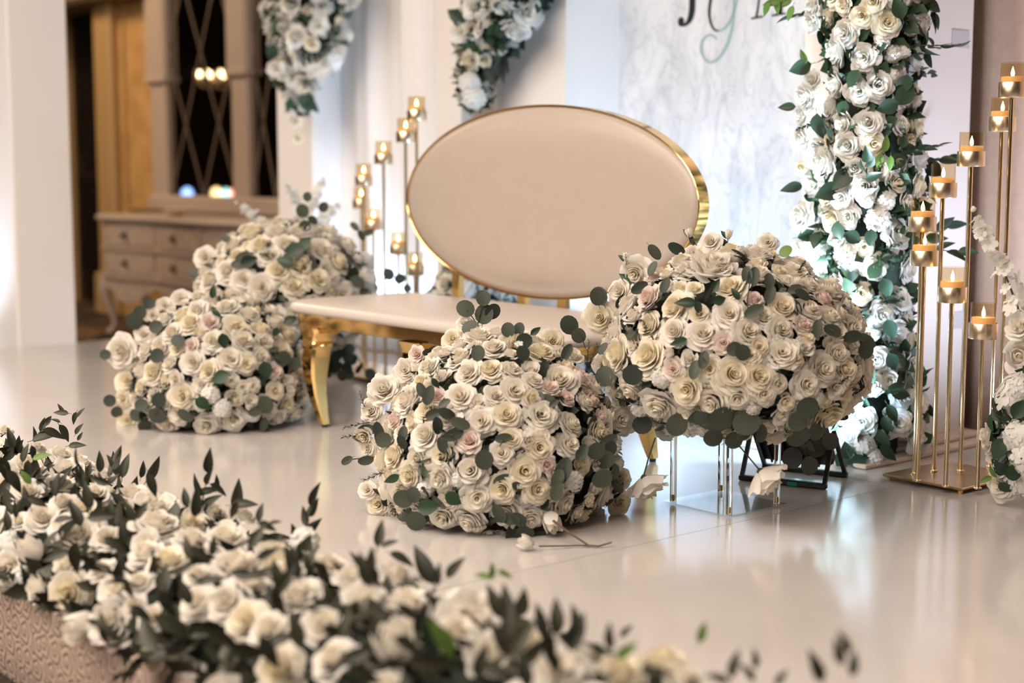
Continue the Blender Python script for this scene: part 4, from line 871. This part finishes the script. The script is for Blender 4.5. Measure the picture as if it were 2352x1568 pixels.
# ---------------------------------------------------------------- flower column and hanging clusters
cc = W(-3.02, 4.06, 0)
fc = thing('flower_column', 'tall column of white roses and green leaves at the right side of the lettered panel', 'flowers', Vector((cc.x, cc.y, 0)), False)
pc = Pole(cc, lambda z: .145 + .05*max(0, 1-z/.35) + .015*math.sin(z*9), .05, 2.3)
items = zm([(255,45,120,'W'),(250,130,110,'W'),(430,30,110,'C'),(540,90,130,'C'),(600,10,130,'C'),(680,130,145,'C'),(830,170,85,'H'),(440,185,145,'W'),(385,290,175,'W'),(550,325,145,'W'),(660,220,105,'H'),(720,300,115,'H'),(780,290,95,'H'),(255,450,110,'W'),(380,470,145,'W'),(525,515,145,'W'),(630,480,155,'W'),(750,420,115,'H'),(215,550,145,'W'),(190,650,95,'W'),(430,690,140,'W'),(575,690,155,'W'),(320,740,120,'C'),(765,700,115,'W'),(190,790,120,'W'),(455,820,140,'W'),(605,810,125,'C'),(285,840,110,'W'),(320,930,210,'Y'),(260,1030,150,'Y'),(500,950,120,'W'),(550,1045,145,'W'),(745,930,100,'W'),(190,940,80,'C'),(190,1220,160,'Y'),(420,1120,115,'W'),(360,1245,135,'C'),(460,1220,125,'W'),(560,1130,95,'H'),(640,1220,155,'H'),(680,1130,115,'H'),(300,1370,150,'Y'),(400,1350,105,'W'),(180,1400,95,'W'),(440,1450,190,'H'),(300,1480,115,'W'),(550,1390,105,'C'),(610,1500,135,'W')], 2.449, 1760, 0) + \
    zm([(520,270,115,'C'),(630,390,135,'W'),(520,420,125,'H'),(590,490,95,'H'),(470,380,90,'H'),(600,630,135,'W'),(570,770,125,'W'),(480,820,110,'W'),(520,970,155,'W'),(540,1110,130,'H'),(600,1170,110,'H'),(400,1140,120,'W'),(440,1050,85,'W'),(370,1230,75,'S')], 2.375, 1760, 560)
lv = [(2080, 215, 60, 60, 'v'), (2075, 195, 50, 250, 'v'), (1808, 245, 40, 180, 'p'), (1845, 130, 36, 120, 'k'), (1840, 155, 50, 200, 'v'), (1760, 20, 34, 250, 'k'), (1785, 15, 34, 270, 'k'), (1815, 30, 36, 250, 'k'), (1775, 5, 44, 190, 'k'), (1800, 8, 40, 200, 'k'), (2065, 20, 50, 110, 'v'), (2040, 245, 50, 200, 'v'), (1935, 250, 40, 250, 'v'), (1960, 180, 44, 240, 'v'), (1880, 290, 60, 280, 'v'), (2035, 330, 40, 80, 'k'), (2020, 370, 40, 260, 'k'), (2045, 375, 36, 270, 'k'), (2075, 325, 30, 80, 'v'), (1935, 410, 60, 220, 'v'), (1905, 440, 60, 200, 'v'), (1820, 430, 50, 190, 'p'), (1925, 530, 44, 280, 'v'), (1860, 540, 60, 10, 'p'), (1960, 545, 44, 330, 'v'), (2000, 545, 40, 270, 'v'),
      (2040, 590, 30, 10, 'p'), (2055, 600, 26, 340, 'p'), (2050, 690, 30, 0, 'p'), (2045, 755, 46, 290, 'v'), (2050, 830, 44, 300, 'v'), (2060, 890, 50, 20, 'p'), (2070, 905, 56, 340, 'p'), (2050, 950, 50, 300, 'p'), (2035, 975, 46, 280, 'p'), (2030, 1010, 50, 300, 'p'), (2040, 1040, 50, 320, 'p'), (1935, 1055, 50, 250, 'v'), (1945, 1035, 40, 100, 'v'), (1990, 870, 50, 220, 'v'), (2010, 620, 46, 60, 'v'), (2035, 660, 46, 290, 'v'), (1950, 660, 46, 130, 'v'), (1970, 1060, 44, 200, 'v')]
items = [(x, y, d, 'N' if k in 'WY' else k) for x, y, d, k in items]
bouquet(fc, pc, items, lv, [('N', .05, 900), ('C', .045, 300), ('H', .06, 300), ('S', .035, 900)], 130, 8, 'vvpv', .2, .84, leaf_len=(.05, .075), lift=.01, sprigs=26, sprig_kind='p', sprig_len=.14)
t = MB(); t.lathe([(.11, .01), (.11, 2.4)], 20)
needles(fc, pc, [(2050, 590, 60, 0, 'f'), (2052, 565, 46, 20, 'f'), (2045, 605, 50, 340, 'f'), (2048, 690, 60, 10, 'f'), (2050, 675, 50, 30, 'f'), (2040, 795, 46, 20, 'f'), (2020, 380, 60, 80, 'f'), (1850, 290, 50, 200, 'f'), (1950, 385, 50, 20, 'f')])
filler(fc, pc, 1500, 8, (.05, .08), 'green', t)
def cluster(name, label, pts, rads, seed, n1, n2, extra=()):  # a hanging cluster along a line of spheres
    cen = pts[0]; o = thing(name, label, 'flowers', cen, False)
    rnd = random.Random(seed)
    class Chain:
        def sample(self, r_):
            i = r_.randrange(len(pts)); v = Vector((r_.gauss(0, 1), r_.gauss(0, 1), r_.gauss(0, 1))).normalized(); return pts[i]+v*rads[i], v
        def hit(self, x, y, out=0):
            d = ray(x, y); t_ = (pts[0]-CAMP).dot(d); return CAMP+d*(t_-.1), -d
    ch_ = Chain()
    bouquet(o, ch_, [e[:4] for e in extra if len(e) == 4], [e for e in extra if len(e) == 5], [('N', .055, n1), ('Y', .055, n1//4), ('H', .06, n1//2), ('C', .045, n1//2), ('S', .032, n1)], n2, seed, 'vvp', .25, .82, leaf_len=(.05, .08), lift=.01)
    t = MB()
    for p, r_ in zip(pts, rads): t.lathe([(0.002, p.z-cen.z-r_*.8), (r_*.55, p.z-cen.z-r_*.5), (r_*.8, p.z-cen.z), (r_*.55, p.z-cen.z+r_*.5), (.002, p.z-cen.z+r_*.8)], 12, p.x-cen.x, p.y-cen.y)
    filler(o, ch_, 700, seed, (.05, .08), 'green', t); return o
Q = [on_r(x, y, 4.11) for x, y in ((1088, 215), (1085, 170), (1105, 120), (1140, 70), (1130, 20), (1180, 30), (1190, -30), (1160, -40), (1200, -90))]
cluster('flower_garland', 'white flower cluster hanging at the upper left of the lettered arch above the bench back', Q, [.05, .06, .09, .10, .12, .10, .14, .13, .16], 31, 500, 50,
        [(1125, 170, 60, 290, 'u'), (1140, 165, 60, 260, 'u'), (1150, 160, 60, 280, 'u'), (1135, 150, 70, 250, 'u'), (1155, 140, 60, 295, 'u'), (1045, 35, 40, 150, 'v'), (1055, 50, 36, 300, 'v'), (1070, 95, 44, 200, 'v'), (1085, 105, 30, 280, 'v'), (1130, 35, 40, 200, 'v'), (1240, 10, 50, 340, 'v'), (1235, 25, 40, 300, 'v'), (1090, 225, 60, 'H'), (1080, 190, 55, 'H'), (1085, 70, 50, 'W'), (1060, 75, 46, 'W'), (1120, 95, 60, 'W'), (1150, 80, 60, 'Y'), (1175, 60, 70, 'Y'), (1180, 20, 80, 'Y')])
Q = [on_r(x, y, 4.12) for x, y in ((690, 240), (685, 205), (680, 165), (700, 130), (720, 95), (690, 60), (710, 20), (670, 100), (660, 30), (730, 40), (700, -40), (740, -50))]
cluster('flower_garland', 'white flower cluster hanging high on the draped panel left of the bench', Q, [.04, .07, .11, .13, .13, .15, .17, .10, .12, .12, .2, .2], 32, 650, 60,
        [(705, 235, 50, 280, 'v'), (715, 240, 46, 310, 'p'), (665, 240, 30, 250, 'v'), (640, 60, 40, 220, 'v'), (625, 120, 40, 250, 'v'), (770, 30, 60, 330, 'v'), (755, 20, 50, 200, 'v'), (690, 180, 40, 200, 'v'), (720, 85, 60, 230, 'v'), (750, 80, 90, 'Y'), (730, 125, 90, 'Y'), (760, 125, 70, 'H'), (700, 200, 50, 'W'), (635, 160, 36, 'W'), (680, 280, 30, 'S'), (685, 320, 24, 'S')])

# ---------------------------------------------------------------- foreground garland along the stage edge
gr = thing('flower_garland', 'long garland of ivory roses and dark leaves along the front edge of the stage', 'flowers', W(-3, 1.50, 0), False)
rw = Row(-4.9, -1.25, 1.525, .26, .15)
items = zm([(90,290,80,'W'),(210,295,75,'W'),(30,200,70,'W'),(160,400,190,'W'),(150,530,160,'W'),(320,490,150,'W'),(340,330,110,'W'),(430,380,150,'W'),(230,670,170,'W'),(100,690,110,'W'),(340,590,130,'W'),(520,540,130,'W'),(720,545,180,'W'),(560,440,110,'W'),(880,580,140,'W'),(40,800,160,'H'),(180,880,130,'B'),(90,1000,140,'H'),(350,930,150,'W'),(570,780,150,'W'),(540,950,140,'W'),(850,700,220,'W'),(780,860,180,'W'),(900,900,190,'C'),(750,1020,160,'W'),(1040,780,170,'W'),(1160,650,150,'W'),(1220,780,200,'W'),(1280,920,240,'W'),(1320,660,110,'W'),(1060,1130,190,'W'),(1220,1120,200,'W'),(830,1210,170,'W'),(720,1140,120,'W'),(470,1240,150,'B'),(1330,1220,200,'C'),(1450,1280,220,'W'),(1060,980,150,'W'),(1470,850,150,'W'),(1560,950,150,'W'),(1600,1100,190,'W')], 2.347, 0, 900) + \
    zm([(280,760,230,'W'),(470,570,230,'W'),(650,660,250,'W'),(930,640,210,'W'),(720,830,280,'W'),(1000,830,260,'W'),(430,980,290,'W'),(480,1200,290,'W'),(900,1180,260,'B'),(1330,1020,260,'W'),(1330,800,230,'H'),(60,1000,250,'W'),(330,380,200,'H'),(120,480,160,'W'),(2010,1290,330,'W')], 2.94, 600, 1100) + \
    zm([(300,720,230,'W'),(600,760,270,'C'),(860,700,300,'C'),(980,800,260,'W')], 2.613, 1200, 1250)
lv = []
for x, y, d, a, k in [(60,250,110,100,'u'),(130,330,100,80,'u'),(230,240,120,20,'u'),(290,220,120,340,'u'),(350,220,110,300,'u'),(330,110,80,170,'u'),(330,90,60,110,'u'),(400,140,70,250,'u'),(420,200,70,60,'u'),(430,110,60,60,'u'),(300,150,60,150,'u'),(410,285,90,10,'u'),(430,240,50,60,'u'),(150,420,110,270,'u'),(180,330,90,280,'u'),(30,420,150,290,'u'),(80,480,150,300,'u'),(140,460,90,120,'k'),(220,345,100,20,'k'),(300,500,130,90,'u'),(330,480,110,70,'u'),(140,570,120,110,'u'),(200,590,110,340,'u'),(540,380,110,85,'u'),(620,400,130,110,'u'),(670,400,130,80,'u'),(610,360,70,70,'u'),(770,420,90,75,'u'),(830,420,140,55,'u'),(820,500,130,290,'u'),(540,480,100,160,'u'),(480,420,80,80,'u'),(470,560,150,100,'u'),(410,650,160,110,'u'),(540,670,150,10,'u'),(600,640,110,100,'u'),(340,680,110,20,'u'),(300,880,150,190,'u'),(400,900,200,260,'u'),(620,820,140,330,'u'),(660,760,130,100,'u'),(700,640,120,110,'u'),(760,640,110,60,'u'),(1060,600,160,80,'u'),(1000,570,110,100,'u'),(1180,520,110,330,'u'),(1120,530,120,20,'u'),(1280,560,160,75,'u'),(1260,640,110,250,'u'),(1310,600,140,10,'u'),(1170,490,80,80,'u'),(1400,650,100,80,'u'),(1440,720,110,340,'u'),(1380,780,150,60,'u'),(1480,700,70,20,'u'),(1010,840,130,110,'u'),(1080,870,140,330,'u'),(1150,830,110,80,'u'),(980,960,110,200,'u'),(1440,870,120,30,'u'),(1300,980,160,170,'u'),(1390,980,150,10,'u'),(1540,1010,170,60,'u'),(1590,900,130,100,'u'),(1500,1140,180,280,'u'),(1140,1010,130,20,'u'),(900,1150,160,300,'u'),(760,1190,140,330,'u'),(550,1250,130,110,'u'),(500,1240,90,170,'u'),(560,1320,110,280,'u'),(950,1270,180,330,'u'),(1100,1270,190,350,'u'),(1200,1330,200,330,'u'),(1000,1080,150,110,'u'),(640,960,150,80,'u'),(690,1060,120,280,'u'),(90,630,110,80,'u'),(40,690,110,100,'u'),(1450,1400,200,300,'u'),(1340,1400,220,340,'u')]:
    lv.append((x/2.347, y/2.347+900, d/2.347, a, k))
for x, y, d, a, k in [(700,620,230,110,'u'),(740,560,180,80,'u'),(770,660,160,290,'u'),(640,540,120,110,'u'),(860,430,120,30,'u'),(950,530,180,340,'u'),(800,370,180,80,'u'),(1100,580,280,115,'u'),(1190,650,150,85,'u'),(1300,600,180,55,'u'),(1030,680,120,180,'u'),(210,570,240,110,'u'),(110,650,200,100,'u'),(40,620,160,170,'u'),(450,780,150,110,'u'),(240,1020,260,100,'u'),(120,1080,250,30,'u'),(1000,900,200,330,'u'),(840,930,260,150,'u'),(1080,950,230,70,'u'),(1230,1080,300,115,'k'),(1160,1060,240,100,'v'),(1000,1120,240,330,'u'),(1150,1250,300,350,'u'),(620,1200,260,200,'u'),(700,1320,250,330,'u'),(1580,830,240,110,'u'),(1660,850,260,100,'u'),(1740,870,200,70,'u'),(1680,1000,320,95,'u'),(1620,1080,260,110,'u'),(1750,1080,300,60,'u'),(1890,960,220,100,'u'),(1990,950,220,95,'u'),(2130,1040,260,70,'u'),(1950,1150,280,290,'u'),(1840,1170,260,40,'u'),(1500,650,120,160,'k'),(1650,640,120,340,'k'),(1560,620,110,80,'k'),(780,1000,240,100,'u'),(1480,1240,260,80,'u'),(1780,1290,260,100,'u'),(560,980,200,80,'u')]:
    lv.append((x/2.94+600, y/2.94+1100, d/2.94, a, k))
for x, y, d, a, k in [(10,350,170,80,'u'),(120,470,180,100,'u'),(210,430,200,95,'u'),(330,480,220,95,'u'),(320,560,180,60,'u'),(520,560,160,100,'u'),(620,520,100,50,'u'),(490,650,90,200,'u'),(620,640,150,40,'k'),(1080,530,130,70,'k'),(1270,720,170,75,'u'),(1360,770,130,120,'u'),(1770,740,200,110,'u'),(1940,590,150,110,'u'),(1990,720,150,80,'u'),(1900,650,160,105,'u'),(800,760,200,10,'u'),(1400,690,120,90,'u'),(1180,800,150,150,'u'),(1550,800,120,60,'u'),(200,720,160,280,'u')]:
    lv.append((x/2.613+1200, y/2.613+1250, d/2.613, a, k))
bouquet(gr, rw, items, lv, [('Y', .05, 90), ('W', .048, 120), ('C', .045, 50), ('S', .032, 120)], 60, 9, 'u', .3, .92, cam_bias=.5, grow=1.06, leaf_out=.065, leaf_len=(.06, .09), maxfl=280)
rnd = random.Random(77)
for k in range(16):
    p, nn = rw.sample(rnd); sprig(gr, p, (nn+Vector((rnd.gauss(0, .6), rnd.gauss(0, .6), rnd.gauss(.2, .4)))).normalized(), rnd.uniform(.09, .125), 'u', rnd)
mb = MB(); L = []
for k in range(40):
    s_ = -4.9+3.65*k/39; L.append([tuple(W(s_, 1.53+.18*math.cos(a), .002+.10*max(0, math.sin(a)))-gr.location) for a in [PI*i/8 for i in range(9)]])
mb.loft(L, True); filler(gr, rw, 2300, 9, (.05, .085), 'ruscus', mb, .22, -.03)

# ---------------------------------------------------------------- candle stands
def candle_stand(label, base, poles, sg):
    s0, s1, r0, r1 = base
    st = thing('candle_stand', label, 'candle stand', W((s0+s1)/2, (r0+r1)/2, 0)); a, b = (s1-s0)/2, (r1-r0)/2
    t = MB(); t.bbox(-a, a, -b, b, .012, .020, .002); part('base_plate', t, 'gold_base', st, False)
    for x in (-a+.015, a-.015):
        for y in (-b+.015, b-.015):
            t = MB(); t.lathe([(.005, 0), (.008, .004), (.008, .009), (.005, .0125)], 12, x, y); part('foot', t, 'gold', st)
    out = []
    for P, zc in poles:
        lx, ly = SR(P); lx -= (s0+s1)/2; ly -= (r0+r1)/2
        t = MB(); t.lathe([(.013, .0205), (.013, .024), (.0068, .026), (.0068, zc-.004), (.016, zc-.002)], 14, lx, ly); po = part('pole', t, 'gold_pole', st)
        t = MB(); t.lathe([(.012, zc-.003), (.0405, zc-.002), (.0415, zc), (.0415, zc+.042), (.0408, zc+.043), (.0400, zc+.042), (.0400, zc+.002), (.001, zc+.002)], 28, lx, ly, False); part('cup', t, 'gold_dark', po)
        t = MB(); t.lathe([(.0362, zc+.004), (.0366, zc+.10), (.0358, zc+.1005), (.0350, zc+.10), (.0346, zc+.004)], 28, lx, ly, False); part('glass_cylinder', t, 'candle_glass', po)
        out.append((P, zc))
    return st, out
HGT = ('tallest', 'second tallest', 'third tallest', 'fourth tallest', 'fifth tallest', 'sixth tallest', 'seventh tallest', 'shortest')
def candles(poles, where, grp):
    for k, (P, zc) in enumerate(sorted(poles, key=lambda e: -e[1])):
        o = thing('candle', 'lit amber candle on the %s pole of the %s gold candle stand' % (HGT[k], where), 'candle', Vector((P.x, P.y, zc+.0045)), False, grp)
        t = MB(); t.lathe([(.0335, 0), (.0338, .052), (.0325, .055), (.025, .0545), (.001, .053)], 24); part('wax', t, 'wax', o)
        t = MB(); t.lathe([(.001, .054), (.0045, .058), (.0058, .064), (.0045, .072), (.002, .079), (.0004, .085)], 12); part('flame', t, 'flame', o)
poles = []
for (bx, by), (cx, cy) in (((2088, 1088), (2125, 532)), ((2102, 1105), (2125, 610)), ((2130, 1082), (2173, 454)), ((2165, 1118), (2190, 694)), ((2204, 1082), (2231, 382)), ((2243, 1122), (2258, 777)), ((2269, 1072), (2303, 302)), ((2290, 1085), (2325, 224))):
    B = on_floor(bx, by, .02); d = ray(cx, cy)
    zc = CAM_H+d.z/d.y*B.y+.002; P = Vector(((B.x*.35+.65*d.x/d.y*B.y), B.y, 0)); poles.append((P, zc))
st, pp = candle_stand('gold eight-pole candle stand at the right of the flower column', (-2.735, -2.455, 3.775, 4.10), poles, 1); candles(pp, 'right', 'candles on the right stand')
poles = []
for cx, cy, R in ((957, 276, 3.86), (932, 326, 3.80), (881, 376, 3.90), (836, 426, 3.97), (830, 478, 4.06), (858, 528, 4.02), (915, 583, 4.02), (953, 631, 3.95)):
    P = on_r(cx, cy, R); poles.append((Vector((P.x, P.y, 0)), P.z))
ss = [SR(p)[0] for p, z in poles]; rr_ = [SR(p)[1] for p, z in poles]
st, pp = candle_stand('gold eight-pole candle stand left of the oval bench back', (min(ss)-.035, max(ss)+.035, min(rr_)-.035, max(rr_)+.035), poles, 1); candles(pp, 'left', 'candles on the left stand')

# ---------------------------------------------------------------- flood lights
def flood(label, s, r, rz, beam=True):
    o = thing('flood_light', label, 'lamp', W(s, r, 0), False); o.rotation_euler = (0, 0, rz)
    t = MB(); R_ = Matrix.Rotation(math.radians(38), 3, 'X')
    def tr(mb): mb.v = [tuple(R_ @ Vector(v)+Vector((0, .0, .115))) for v in mb.v]; return mb
    t.bbox(-.115, .115, -.022, .022, -.075, .075, .008); part('housing', tr(t), 'black', o, False)
    t = MB()
    for k in range(9): t.bbox(-.10+.025*k-.003, -.10+.025*k+.003, -.036, -.020, -.065, .065, .001)
    part('cooling_fin', tr(t), 'black', o, False, 'stuff')
    t = MB(); t.bbox(-.10, .10, .0222, .0245, -.062, .062, .001); part('led_panel', tr(t), 'led', o, False)
    for x in (-.13, .13):
        t = MB(); t.tube([(x, -.10, .012), (x, -.02, .16)], .0085, 4); t.tube([(x, .10, .012), (x, -.02, .16)], .0085, 4); part('stand_leg', t, 'black', o, False)
    for y in (-.10, .10):
        t = MB(); t.bbox(-.138, .138, y-.010, y+.010, .001, .018, .003); part('stand_bar', t, 'black', o, False)
    t = MB(); t.bbox(.02, .05, -.114, -.109, .003, .015, .001); part('plug', t, 'teal', o, False)
flood('black LED flood light on a folding stand behind the raised rose mound at the right', -2.92, 3.58, -TH+.35)
flood('unseen LED flood light added inside the lettered arch behind the bench', -4.55, 4.30, -TH-.75)  # hidden fixture put in to light the marble and the left reveal
def par(label, s, r, z, tgt):
    o = thing('uplight', label, 'lamp', W(s, r, z), False); d = tgt-W(s, r, z); o.rotation_euler = (0, 0, math.atan2(d.y, d.x)-PI/2)
    t = MB(); t.bbox(-.07, .07, -.06, .06, .001, .014, .004); part('base', t, 'black', o, False)
    t = MB(); t.lathe([(.03, -.03), (.06, -.02), (.065, .03), (.068, .05), (.06, .05), (.055, .035)], 20, cap=False); t.v = [tuple(Matrix.Rotation(math.radians(-35), 3, 'X') @ Vector(v)+Vector((0, 0, .075))) for v in t.v]; part('can', t, 'black', o)
    t = MB(); t.lathe([(.054, .036), (.001, .037)], 20, cap=False); t.v = [tuple(Matrix.Rotation(math.radians(-35), 3, 'X') @ Vector(v)+Vector((0, 0, .075))) for v in t.v]; part('lens', t, 'led', o)
par('small black uplight at the foot of the white drape left of the bench', -6.40, 4.02, 0, W(-6.4, 4.6, 0))
par('small black uplight on the carpet at the foot of the white pillar', -8.18, 2.8, -.25, W(-8.15, 3.2, 0))
